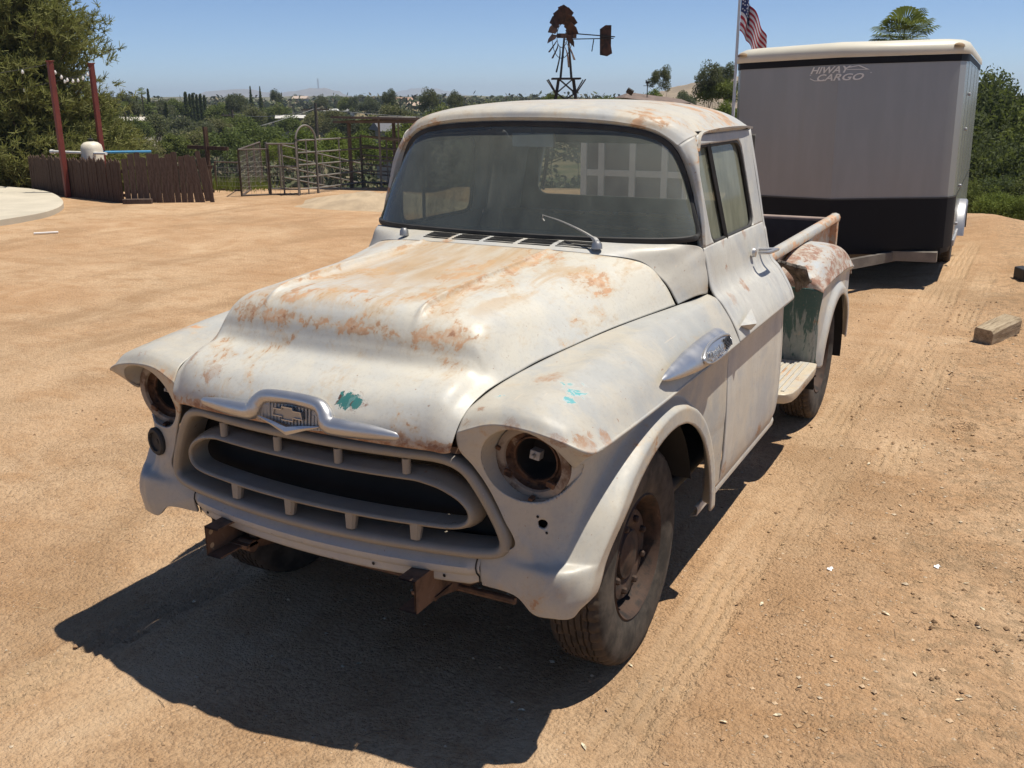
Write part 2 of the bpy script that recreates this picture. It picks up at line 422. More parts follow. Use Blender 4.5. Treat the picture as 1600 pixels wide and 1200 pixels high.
def rustmetal(name, dark=(.07, .035, .022), mid=(.22, .10, .05), hi=(.40, .30, .20), scale=9, rough=.8):
    b = NB(name); v = b.coord()
    n = b.noise(v, scale, 8, .65, .4)
    c = b.mix(b.ramp(n, .35, .55), dark, mid); c = b.mix(b.ramp(n, .60, .72), c, hi)
    return b.done(b.bsdf(c, rough, .15, b.bump(b.noise(v, 60, 4), .4, .003)))
M_RUST = rustmetal('rusted_frame_steel', (.06, .036, .025), (.17, .10, .062), (.36, .29, .21))
M_RIM = rustmetal('rusted_wheel_steel', (.014, .010, .008), (.055, .03, .019), (.15, .085, .05), 14)
M_BUCKET = rustmetal('rusted_headlight_bucket', (.03, .015, .010), (.13, .065, .035), (.34, .25, .17), 22)
def chrome(name, col=(.50, .50, .51), rough=.30, dirt=.30):
    b = NB(name); v = b.coord(); n = b.noise(v, 9, 4, .6)
    d = b.math('MULTIPLY', b.ramp(n, .35, .75), dirt)
    return b.done(b.bsdf(b.mix(d, col, (.40, .37, .33)), b.ramp(n, .3, .7, rough, rough + .16), .85))
M_CHROME = chrome('dull_chrome'); M_BADGE = chrome('badge_face', (.34, .34, .34), .42, .5)
M_BLACKINK = simple('badge_black', (.02, .02, .022), .5)

def glassmat(name, dust=.35, tint=(.62, .68, .66), dustcol=(.30, .32, .27), streak=12, refl=.9):
    b = NB(name); v = b.coord()
    tr = b.n('BsdfTransparent'); tr.inputs[0].default_value = (*tint, 1)
    df = b.n('BsdfDiffuse'); df.inputs[0].default_value = (*dustcol, 1)
    n = b.noise(b.mapping(v, (streak, streak, 1.6)), 1.0, 6, .65); n2 = b.noise(v, 3.0, 4, .6)
    f = b.math('MULTIPLY', b.ramp(b.math('ADD', b.math('MULTIPLY', n, .5), b.math('MULTIPLY', n2, .5)), .3, .7, .7, 1.25), dust)
    m1 = b.n('MixShader'); b.l(f, m1.inputs[0]); b.l(tr.outputs[0], m1.inputs[1]); b.l(df.outputs[0], m1.inputs[2])
    gl = b.n('BsdfGlossy'); gl.inputs['Roughness'].default_value = .06; gl.inputs[0].default_value = (.9, .95, 1, 1)
    fr = b.n('Fresnel'); fr.inputs['IOR'].default_value = 1.5
    m2 = b.n('MixShader'); b.l(b.math('MULTIPLY', fr.outputs[0], refl), m2.inputs[0]); b.l(m1.outputs[0], m2.inputs[1]); b.l(gl.outputs[0], m2.inputs[2])
    return b.done(m2)
M_WS = glassmat('dusty_windshield_glass', .23, (.68, .72, .70), (.34, .36, .30))
M_SG = glassmat('dusty_door_glass', .62, (.42, .46, .42), (.25, .255, .195), refl=.45)
M_RG = glassmat('dusty_rear_glass', .30, (.80, .82, .80), (.55, .52, .44))

def tyremat():
    b = NB('tyre_rubber'); v = b.coord(); x, y, z = b.sep(v)
    n = b.noise(v, 9, 6, .65)
    rr = b.math('SQRT', b.math('ADD', b.math('MULTIPLY', y, y), b.math('MULTIPLY', z, z)))
    tread = b.ramp(rr, .365, .375)
    c = b.mix(b.ramp(n, .35, .7), (.026, .023, .020), (.085, .070, .056))
    c = b.mix(b.math('MULTIPLY', tread, b.ramp(n, .3, .6, .2, .7)), c, (.075, .052, .033))
    ring = b.ramp(b.noise(b.mapping(v, (1, 1, 1)), 40, 3), .4, .6, 0, 1)
    return b.done(b.bsdf(c, .85, 0, b.bump(b.math('ADD', n, b.math('MULTIPLY', ring, .2)), .3, .003), .3))
M_TYRE = tyremat()

# ------------------------------------------------------------------ the truck
truck = empty('pickup_truck', (0, 1.2, 0), 'old off-white stepside pickup truck with rust stains and empty headlight sockets on the dirt yard', 'pickup truck')
truck.matrix_world = Matrix.Identity(4)

# hood -------------------------------------------------------------
cx_ = np.array([0, .15, .24, .268, .287, .312, .43, .53, .60])
R0 = [(0, .42, 1.388), (.15, .43, 1.386), (.24, .444, 1.383), (.268, .448, 1.384), (.287, .45, 1.388), (.315, .457, 1.381), (.45, .50, 1.370), (.62, .585, 1.335), (.700, .604, 1.262), (.745, .62, 1.178)]
R1 = [(0, .2, 1.364), (.15, .2, 1.362), (.245, .2, 1.359), (.272, .2, 1.366), (.290, .2, 1.379), (.315, .2, 1.360), (.43, .2, 1.347), (.555, .2, 1.302), (.635, .2, 1.228), (.672, .2, 1.174)]
R2 = [(0, -.1, 1.352), (.15, -.1, 1.350), (.25, -.1, 1.347), (.276, -.1, 1.355), (.294, -.1, 1.370), (.318, -.1, 1.348), (.42, -.1, 1.333), (.525, -.1, 1.287), (.60, -.1, 1.212), (.634, -.1, 1.167)]
CP = [(-.36, 1.345), (-.45, 1.334), (-.496, 1.306), (-.527, 1.262), (-.546, 1.215), (-.568, 1.176), (-.615, 1.150), (-.68, 1.115), (-.718, 1.078), (-.742, 1.04), (-.746, .992), (-.726, .978)]
SP = [(-.28, 1.290), (-.37, 1.283), (-.425, 1.266), (-.465, 1.234), (-.490, 1.194), (-.525, 1.166), (-.595, 1.152), (-.655, 1.125), (-.688, 1.085), (-.707, 1.035), (-.714, .988), (-.695, .976)]
EP = [(.603, -.27, 1.156), (.588, -.37, 1.144), (.580, -.43, 1.139), (.574, -.47, 1.135), (.569, -.50, 1.131), (.563, -.54, 1.124), (.557, -.60, 1.106), (.553, -.65, 1.08), (.549, -.675, 1.055), (.543, -.698, 1.015), (.535, -.700, .984), (.528, -.684, .976)]
rows = []
half_rows = [R0, R1, R2]
bumpk = [.020, .014, .006, 0, 0, 0, 0, 0, 0, 0, 0, 0]
for k, ((cy, cz), (sy, sz), E_) in enumerate(zip(CP, SP, EP)):
    r_ = []
    for x in (0, .15, .252, .278, .296, .320, .41, .49):
        w_ = (x / .5) ** 3.2; r_.append((x * (1 if k < 4 else 1 - .004 * (k - 4)), cy * (1 - w_) + sy * w_, cz * (1 - w_ * (1.0 if k < 5 else 1)) + sz * w_ + bumpk[k] * (1.0 if x == .296 else .25 if x == .278 else -.1 if x == .320 else 0)))
    a_, b_ = np.array(r_[-1]), np.array(E_)
    m_ = a_ * .42 + b_ * .58; m_[2] += (.004 if k < 3 else -.004)
    r_.append(tuple(m_)); r_.append(E_); half_rows.append(r_)
hx = [[p[0] for p in r_] for r_ in half_rows]; hy = [[p[1] for p in r_] for r_ in half_rows]; hz = [[p[2] for p in r_] for r_ in half_rows]
rows = []
for X, Y, Z in zip(hx, hy, hz):
    half = [(x, y, z) for x, y, z in zip(X, Y, Z)]
    rows.append([(-x, y, z) for x, y, z in half[:0:-1]] + half)
G = net(rows, 169, 217)
hood = sheet('hood', G, M_HOOD, truck, solid=.006, sharp=60)
# ------------------------------------------------------------------ front fenders
A = dict(A=.85, B=.60, C=.30, D=0, E=-.25, F=-.42)
topx = [.945, .945, .943, .942, .942, .942]; topz = [1.0, 1.0, 1.0, 1.0, 1.003, 1.007]
ys = [.847, .60, .30, 0, -.25, -.42]
def srow(xs, zs, tail): return [(x, y, z) for x, y, z in zip(xs, ys, zs)] + tail
FR = [
 srow(topx, topz, [(.942, -.54, 1.012), (.93, -.625, 1.022), (.85, -.66, 1.058), (.75, -.672, 1.078), (.65, -.675, 1.076), (.55, -.685, 1.04)]),
 srow([.908, .905, .902, .90, .897, .895], [.978] * 6, [(.890, -.53, .98), (.892, -.597, .985), (.825, -.638, 1.015), (.737, -.65, 1.03), (.647, -.66, 1.03), (.546, -.68, 1.015)]),
 srow([.900, .897, .89, .885, .877, .870], [.93] * 6, [(.86, -.518, .935), (.85, -.575, .94), (.795, -.612, .955), (.727, -.626, .965), (.648, -.64, .972), (.552, -.67, .978)]),
 srow([.900, .897, .888, .88, .870, .860], [.86] * 6, [(.848, -.508, .865), (.823, -.557, .868), (.783, -.588, .875), (.727, -.60, .885), (.66, -.618, .90), (.58, -.645, .93)]),
 srow([.902, .90, .89, .88, .870, .858], [.78] * 6, [(.842, -.506, .78), (.817, -.553, .782), (.785, -.58, .785), (.742, -.592, .80), (.688, -.607, .825), (.62, -.628, .862)]),
 srow([.903, .902, .90, .893, .880, .866], [.70] * 6, [(.848, -.508, .70), (.823, -.555, .70), (.795, -.580, .702), (.762, -.59, .712), (.718, -.60, .735), (.66, -.615, .772)]),
 srow([.90, .90, .90, .895, .889, .880], [.650] * 6, [(.862, -.522, .652), (.836, -.570, .652), (.802, -.597, .652), (.774, -.603, .655), (.745, -.607, .660), (.69, -.606, .685)]),
 srow([.90, .90, .90, .898, .90, .902], [.628] * 6, [(.896, -.548, .628), (.863, -.603, .628), (.819, -.628, .628), (.784, -.633, .629), (.70, -.622, .625), (.583, -.606, .634)]),
 srow([.898, .898, .90, .90, .903, .905], [.55] * 6, [(.90, -.552, .55), (.866, -.607, .55), (.82, -.632, .55), (.786, -.637, .55), (.70, -.630, .565), (.583, -.622, .585)]),
 srow([.89, .89, .893, .895, .888, .876], [.385, .385, .40, .44, .49, .515], [(.866, -.535, .503), (.857, -.597, .490), (.815, -.622, .490), (.762, -.629, .494), (.702, -.630, .540), (.583, -.612, .536)]),
]
G = net(FR, 131, 241)
# rows run top to bottom; wheel arch flare
WR, WZ = 0.39, 0.39
def arad(y, z): return np.hypot((y - .045) * np.where(y < .045, .86, .97), z - .385)
rad = arad(G[..., 1], G[..., 2])
side = sstep(.78, .86, G[..., 0])
fl = sstep(.592, .548, rad) * side * np.where(G[..., 1] < -.2, .25 + .75 * sstep(.49, .60, G[..., 2]), 1)
G[..., 0] = np.where(fl > 0, np.maximum(G[..., 0], G[..., 0] * (1 - fl) + (.945 - .024 * sstep(.78, .60, G[..., 2]) * (G[..., 1] < 0)) * fl), G[..., 0])
arch = lambda p: np.where(p[:, 0] > .82, arad(p[:, 1], p[:, 2]) - .497 + 10 * (p[:, 2] > .97), 1.0)
HC = np.array([.735, .950])
head = lambda p: np.where(p[:, 1] < -.50, np.sqrt(((p[:, 0] - HC[0]) / 1.06) ** 2 + (p[:, 2] - HC[1]) ** 2) - .121, 1.0)
park = lambda p: np.where(p[:, 1] < -.50, np.hypot(p[:, 0] - .772, p[:, 2] - .765) - .0145, 1.0)
CR = [
 [(.55, -.685, 1.04), (.65, -.675, 1.076), (.75, -.672, 1.078), (.85, -.66, 1.058), (.93, -.625, 1.022)],
 [(.5555, -.652, 1.082), (.642, -.645, 1.105), (.742, -.645, 1.111), (.855, -.627, 1.082), (.94, -.575, 1.016)],
 [(.5595, -.60, 1.104), (.64, -.60, 1.118), (.738, -.60, 1.128), (.862, -.585, 1.088), (.942, -.54, 1.012)],
 [(.5785, -.46, 1.134), (.655, -.46, 1.14), (.752, -.455, 1.146), (.87, -.44, 1.095), (.942, -.42, 1.007)],
 [(.6145, -.22, 1.157), (.69, -.22, 1.154), (.776, -.225, 1.161), (.88, -.24, 1.10), (.942, -.25, 1.003)],
 [(.660, .08, 1.171), (.72, .06, 1.175), (.795, .04, 1.171), (.885, .02, 1.10), (.942, 0, 1.0)],
 [(.699, .35, 1.174), (.75, .33, 1.178), (.815, .32, 1.169), (.89, .31, 1.095), (.943, .30, 1.0)],
 [(.748, .61, 1.176), (.785, .605, 1.178), (.832, .60, 1.164), (.895, .60, 1.09), (.945, .60, 1.0)],
 [(.80, .847, 1.185), (.822, .847, 1.178), (.848, .847, 1.162), (.90, .847, 1.09), (.945, .847, 1.0)],
]
GC = net(CR, 121, 61)
for s in (1, -1):
    fen = empty('front_fender') ; fen.parent = truck
    holes = [(arch, [1, 2]), (head, [0, 2])] + ([(park, [0, 2])] if s > 0 else [])
    sheet('fender_side', G, M_FEND, fen, solid=.010, holes=holes, mirror=s < 0, ref=(.3, .3, .7), sharp=60)
    sheet('fender_crown', GC, M_FEND, fen, solid=.006, mirror=s < 0, ref=(.6, .2, .6), sharp=60)
    # inner wheel housing
    P = [(t, .40 * 1) for t in np.linspace(-.15, math.pi + .15, 24)]
    a = np.linspace(R(22), R(166), 30)
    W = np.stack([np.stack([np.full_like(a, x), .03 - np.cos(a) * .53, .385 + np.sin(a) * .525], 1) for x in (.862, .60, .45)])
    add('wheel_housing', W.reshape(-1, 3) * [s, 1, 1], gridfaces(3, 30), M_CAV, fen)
    # headlight: funnel from the opening back to the bucket, trim ring, bucket bowl, clips
    hb = MB()
    ang = np.linspace(0, 2 * np.pi, 40, endpoint=False)
    def face_y(x, z):
        q = G.reshape(-1, 3); q = q[q[:, 1] < -.45]
        i = np.argmin((q[:, 0] - x) ** 2 + (q[:, 2] - z) ** 2); return q[i, 1]
    rim = np.array([[HC[0] + 1.06 * .122 * math.cos(t), 0, HC[1] + .122 * math.sin(t)] for t in ang])
    for p in rim: p[1] = face_y(p[0], p[2]) + .004
    k = len(ang)
    back = np.array([[HC[0] - .004 + .116 * math.cos(t), -.553 - .014 * math.sin(t), HC[1] - .006 + .116 * math.sin(t)] for t in ang])
    ff = [(i, (i + 1) % k, k + (i + 1) % k, k + i) for i in range(k)]
    cone = MB().put(np.concatenate([rim, (rim * .5 + back * .5) + [0, .006, 0], back]), ff + [tuple(q + k for q in f) for f in ff])
    for arr in cone.v: arr[:, 0] *= s
    cone.build('headlight_recess', M_FEND, fen, sharp=60)
    hc = np.array([(HC[0] - .004) * s, -.553, HC[1] - .006])
    def rev(prof, mat, name, par):
        V, f = lathe([(r * 1.115, h) for r, h in prof], (0, 0, 0), 'y', 40)
        V = V @ np.array(Matrix.Rotation(R(6), 3, 'X')).T + hc
        return add(name, V, f, mat, par, sharp=35)
    bucket = rev([(.104, .0), (.104, -.012), (.098, -.014), (.088, -.011), (.086, .002), (.078, .012), (.066, .012), (.064, .004), (.060, .004), (.058, .012)], M_BUCKET, 'headlight_bucket', fen)
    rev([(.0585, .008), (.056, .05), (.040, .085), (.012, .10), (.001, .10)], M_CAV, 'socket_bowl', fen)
    ring = rev([(.1045, -.013), (.1045, -.019), (.096, -.021), (.084, -.019), (.081, -.010)], rustmetal('retaining_ring_' + str(s), (.12, .07, .045), (.30, .25, .20), (.42, .38, .33), 16), 'retaining_ring', fen)
    plug = MB().box((hc[0] - .004, hc[1] + .02, hc[2] + .012), (.032, .03, .028), (0, .15, 0)).box((hc[0] - .004, hc[1] - .002, hc[2] + .012), (.008, .018, .012), (0, .15, 0)).build('connector_plug', simple('plug_grey', (.35, .34, .33), .5), fen, bevel=.002)
    for c_, d_ in (((hc[0] - .105 * s, hc[1] - .022, hc[2] + .03), (.014, .02, .012)), ((hc[0] + .002, hc[1] - .026, hc[2] - .112), (.014, .022, .018)), ((hc[0] - .080 * s, hc[1] - .016, hc[2] - .048), (.024, .010, .022)), ((hc[0] + .058 * s, hc[1] - .016, hc[2] - .060), (.026, .010, .020))):
        MB().box(c_, d_, (.2, .3, 0)).build('adjuster_clip', M_BUCKET, fen, bevel=.002)
    if s < 0:   # the passenger side keeps its parking lamp base
        px_, pz_ = -.772, .765; py_ = face_y(.772, .765)
        pad = MB().lathe([(.052, .0), (.052, -.012), (.046, -.018), (.036, -.018), (.034, -.010), (.001, -.010)], (0, 0, 0), 'y', 32).lathe([(.010, -.009), (.010, -.012), (.001, -.0125)], (.006, 0, .002), 'y', 14)
        o = pad.build('parking_lamp_base', M_RUBBER, fen); o.location = (px_, py_ + .002, pz_); o.rotation_euler = (0, 0, R(-14))
    else:
        add('lamp_hole_backing', *lathe([(.03, 0), (.001, .0)], (.768, -.545, .765), 'y', 20), M_CAV, fen)
        for dx, dz in ((-.014, .022), (.012, -.026)):
            px2, pz2 = .772 + dx, .765 + dz
            add('screw_hole', *lathe([(.0045, 0), (.0005, -.0015)], (px2, face_y(px2, pz2) - .0015, pz2), 'y', 10), M_CAV, fen)

# grille -------------------------------------------------------------
def bow(x): return -.705 + .21 * np.asarray(x) ** 2
def loop(pts, n=200, passes=3):
    P = np.array(pts, float); P = np.concatenate([P, (P * [-1, 1])[::-1]])     # right half, then mirrored left half
    P = arc_resample(P, n, True)
    for _ in range(passes): P = (np.roll(P, 1, 0) + P * 2 + np.roll(P, -1, 0)) / 4
    return np.stack([P[:, 0], bow(P[:, 0]), P[:, 1]], 1)
grille = empty('grille'); grille.parent = truck
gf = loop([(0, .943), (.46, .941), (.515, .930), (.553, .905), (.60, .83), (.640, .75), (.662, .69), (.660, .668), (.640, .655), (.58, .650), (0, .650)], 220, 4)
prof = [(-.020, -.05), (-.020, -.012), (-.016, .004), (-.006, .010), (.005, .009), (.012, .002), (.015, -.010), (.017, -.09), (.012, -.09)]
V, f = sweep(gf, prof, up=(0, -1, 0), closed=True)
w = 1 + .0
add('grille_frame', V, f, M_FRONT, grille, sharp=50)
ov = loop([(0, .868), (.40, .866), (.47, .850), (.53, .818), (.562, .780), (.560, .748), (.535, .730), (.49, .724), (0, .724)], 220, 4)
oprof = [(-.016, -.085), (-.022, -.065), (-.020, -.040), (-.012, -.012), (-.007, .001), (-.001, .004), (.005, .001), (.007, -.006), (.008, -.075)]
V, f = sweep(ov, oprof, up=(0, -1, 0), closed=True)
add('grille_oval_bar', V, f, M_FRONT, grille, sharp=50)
for x in (-.36, -.11, .128, .362):
    a0 = np.array([x, bow(x) + .012, .925]); b0 = np.array([x, bow(x) + .012, .878])
    MB().tube([a0, a0 * .5 + b0 * .5, b0], .0135, 14).build('grille_strut', M_FRONT, grille).scale = (1, 1, 1)
for x in (-.318, -.075, .163, .385):
    t = MB().put(*sweep([(x, bow(x) + .014, .722), (x, bow(x) + .008, .668)], [(-.017, -.012), (.017, -.012), (.019, .004), (.012, .014), (-.012, .014), (-.019, .004)], up=(0, -1, 0), cap=True, scale=[1.15, .85]))
    t.build('grille_strut', M_FRONT, grille)
xs = np.linspace(-.66, .66, 40)
add('radiator_panel', np.stack([np.stack([xs, bow(xs) * 0 - .52, np.full(40, z)], 1) for z in (.99, .6)]).reshape(-1, 3), gridfaces(2, 40), M_CAV, grille)
# floor of the grille opening and the filler between grille and hood lip
add('grille_floor_pan', np.stack([np.stack([xs * .98, bow(xs) + d, np.full(40, z)], 1) for d, z in ((.005, .655), (.19, .640))]).reshape(-1, 3), gridfaces(2, 40), M_FRONT, grille)
xs2 = np.linspace(-.53, .53, 40)
add('hood_lip_filler', np.stack([np.stack([xs2, bow(xs2) + d, np.full(40, z)], 1) for d, z in ((.012, .955), (.02, .972), (.10, .975))]).reshape(-1, 3), gridfaces(3, 40), M_RUST, grille)

# valence under the grille ----------------------------------------------
xs = np.linspace(-.580, .580, 121)
end = sstep(.575, .535, np.abs(xs))
vp = [(.010, .640, 0), (-.004, .632, 0), (-.016, .615, .0), (-.024, .598, .004), (-.022, .582, .010), (-.010, .567, .012), (-.002, .562, .012), (-.002, .556, .012), (-.002, .535, .0), (.001, .527, .0)]
Gv = np.stack([np.stack([xs, bow(xs) + .035 + dy - .03 * 0 - .012 * end * (2 < i < 7) , np.full_like(xs, z) + .012 * (1 - end) * (i > 6)], 1) for i, (dy, z, e) in enumerate(vp)])
val = sheet('front_valence', Gv, M_VAL, truck, solid=.003, ref=(0, 0, .6), sharp=50)
for x in (-.53, -.40, -.16, -.03, .22, .46):
    zz = .546 if abs(x) > .2 else .585
    add('bolt_hole', *lathe([(.0055, 0), (.0005, -.001)], (x, float(bow(x)) + (.0305 if zz < .55 else .002), zz), 'y', 10), M_CAV, val)
for s in (-1, 1):
    add('panel_seam', *MB_seam(s) if False else sweep([(s * .572, float(bow(.572)) + y, z) for y, z in ((.028, .638), (.010, .612), (.006, .597), (.012, .578), (.028, .56), (.031, .535))], [(-.0018, -.001), (.0018, -.001), (.0018, .002), (-.0018, .002)], up=(0, -1, 0), cap=True), M_CAV, val)

# hood badge -------------------------------------------------------------
badge = empty('hood_badge'); badge.parent = truck
def nose(x, z):      # hood nose depth at this place
    q = rows_nose; i = np.argmin((q[:, 0] - x) ** 2 + (q[:, 2] - z) ** 2); return q[i, 1]
q = net(rows, 133, 161).reshape(-1, 3) if False else np.array(hood.data.vertices.data and [tuple(v.co) for v in hood.data.vertices]); rows_nose = q[q[:, 1] < -.6]
bx = [-.395, -.37, -.30, -.20, -.150, -.128, -.095, 0, .095, .128, .150, .20, .30, .37, .395]
bz = [1.012, 1.014, 1.016, 1.017, 1.022, 1.052, 1.072, 1.078, 1.072, 1.052, 1.022, 1.017, 1.016, 1.014, 1.012]
br = [.003, .015, .023, .028, .029, .025, .022, .021, .022, .025, .029, .028, .023, .015, .003]
BP = spline(np.array([(x, 0, z) for x, z in zip(bx, bz)]), 120); rr_ = np.interp(np.linspace(0, 1, 120), np.linspace(0, 1, 15), br)
for p in BP: p[1] = -.752 + .21 * p[0] ** 2 + max(0, p[2] - 1.03) * .35
a = np.linspace(0, 2 * np.pi, 12, endpoint=False)
V, f = sweep(BP, np.stack([np.cos(a) * 1.0, np.sin(a) * 1.0], 1), up=(0, -1, 0), cap=True, scale=rr_)
add('badge_bar', V, f, M_CHROME, badge, sharp=60)
# ribbed plate inside the arch
pl = [(-.135, 1.000), (-.120, 1.045), (-.09, 1.062), (.09, 1.062), (.120, 1.045), (.135, 1.000), (.06, .990), (0, .985), (-.06, .990)]
pv = [(x, -.752 + max(0, z - 1.03) * .3, z) for x, z in pl]; n = len(pv)
pv += [(x, y + .05, z) for x, y, z in pv]
add('badge_plate', pv, [tuple(range(n))[::-1]] + [(i, (i + 1) % n, n + (i + 1) % n, n + i) for i in range(n)], M_BADGE, badge, smooth=False)
for i in range(19):
    x = -.117 + i * .013; zt = 1.058 if abs(x) < .09 else 1.040
    MB().bar((x, -.7528, .998), (x, -.7518 + .005, zt), .004, .002).build('badge_rib', M_BADGE, badge, smooth=False)
bt = [(-.052, .012), (-.056, -.010), (-.022, -.010), (-.024, -.020), (.020, -.020), (.022, -.010), (.056, -.010), (.052, .012), (.022, .012), (.020, .021), (-.020, .021), (-.022, .012)]
add('badge_bowtie', [(x, -.7555, 1.034 + z) for x, z in bt] + [(x, -.750, 1.034 + z) for x, z in bt], [tuple(range(12))[::-1]] + [(i, (i + 1) % 12, 12 + (i + 1) % 12, 12 + i) for i in range(12)], M_BADGE, badge, smooth=False)
V, f = sweep([(x, -.7575, 1.034 + z) for x, z in bt], [(-.0016, -.002), (.0016, -.002), (.0016, .003), (-.0016, .003)], up=(0, -1, 0), closed=True)
add('badge_bowtie_outline', V, f, M_CHROME, badge, smooth=False)
V, f = sweep([(-.118, -.760, 1.012), (-.06, -.764, 1.000), (0, -.768, .984), (.06, -.764, 1.000), (.118, -.760, 1.012)], [(-.007, -.003), (.007, -.003), (.009, .002), (0, .006), (-.009, .002)], up=(0, -1, 0), cap=True, scale=[.25, .9, 1.5, .9, .25])
add('badge_chevron', V, f, M_CHROME, badge, sharp=30)

# cowl with vents ----------------------------------------------------------
c0 = [(0, .428, 1.388), (.16, .438, 1.386), (.25, .453, 1.383), (.285, .458, 1.383), (.33, .468, 1.381), (.45, .508, 1.370), (.602, .588, 1.342), (.688, .606, 1.278), (.718, .614, 1.245), (.736, .622, 1.212), (.751, .632, 1.180)]
c2 = [(0, .575, 1.402), (.16, .580, 1.402), (.25, .588, 1.402), (.285, .593, 1.402), (.33, .60, 1.402), (.45, .622, 1.400), (.70, .727, 1.394), (.771, .846, 1.366), (.788, .846, 1.30), (.800, .846, 1.245), (.802, .846, 1.188)]
c1 = [tuple((a * .5 + b * .5) for a, b in zip(p, q2)) for p, q2 in zip(c0, c2)]
c1 = [(x + (.012 if i > 5 else 0), y, z + (.004 if i < 6 else .012)) for i, (x, y, z) in enumerate(c1)]
cr = []
for row in (c0, c1, c2): cr.append([(-x, y, z) for x, y, z in row[:0:-1]] + row)
cowl = empty('cowl'); cowl.parent = truck
Gc = net(cr, 41, 201)
sheet('cowl_panel', Gc, M_COWL, cowl, solid=.004, ref=(0, .9, 1.0), sharp=60)
def cowl_at(x, t):
    row = Gc[int(round(t * 40))]; i = np.argmin(np.abs(row[:, 0] - x)); return row[i] + [x - row[i][0], 0, 0]
for g in range(5):
    x0 = -.325 + g * .152
    for k in range(6):
        t = .30 + k * .115
        a0 = cowl_at(x0 + .006 * k * 0 + .008, t) + [0, 0, .0012]; b0 = cowl_at(x0 + .138, t) + [0, 0, .0012]
        MB().bar(a0, (a0 + b0) / 2 + [0, 0, .0003], .0085, .0022).bar((a0 + b0) / 2 + [0, 0, .0003], b0, .0085, .0022).build('vent_slot', M_CAV, cowl, smooth=False)

# cab: doors ------------------------------------------------------------
SEC = [(.772, 1.366), (.785, 1.325), (.797, 1.27), (.810, 1.22), (.830, 1.182), (.862, 1.150), (.900, 1.095), (.928, 1.045), (.945, 1.0)]
SECL = [(.945, 1.0), (.928, .984), (.906, .976), (.898, .94), (.900, .86), (.904, .75), (.905, .62), (.902, .50), (.894, .42), (.882, .375)]
def section(y0, y1, n, curve=0):
    yy = np.linspace(y0, y1, n)
    def g(S):
        S = np.array(S); m = 41; Q = spline(S, m)
        return np.stack([np.stack([Q[:, 0] , np.full(m, y), Q[:, 1]], 1) for y in yy])
    return g(SEC), g(SECL)
def lean(z): return .772 - (np.asarray(z) - 1.366) * .178
def sheary(p): return p[:, 1] - (1.757 - p[:, 2]) / .397 * .078
def rbox(u, v, cx, cy, hx_, hy_, r):
    qx = np.abs(u - cx) - hx_ + r; qy = np.abs(v - cy) - hy_ + r
    return np.hypot(np.maximum(qx, 0), np.maximum(qy, 0)) + np.minimum(np.maximum(qx, qy), 0) - r
winhole = lambda p: rbox(sheary(p), p[:, 2], 1.240, 1.559, .337, .198, .05)
def frame_grid(y0f, y1f, z0, z1, nu, nv):
    zz = np.linspace(z0, z1, nv); t = np.linspace(0, 1, nu)
    return np.stack([np.stack([lean(zz), y0f(zz) * (1 - a) + y1f(zz) * a, zz], 1) for a in t])
yfr = lambda z: .853 + np.interp(z, [1.366, 1.50, 1.62, 1.72, 1.80], [0, .018, .036, .060, .115])
yrr = lambda z: 1.80 - np.interp(z, [1.366, 1.80], [.0, .07])
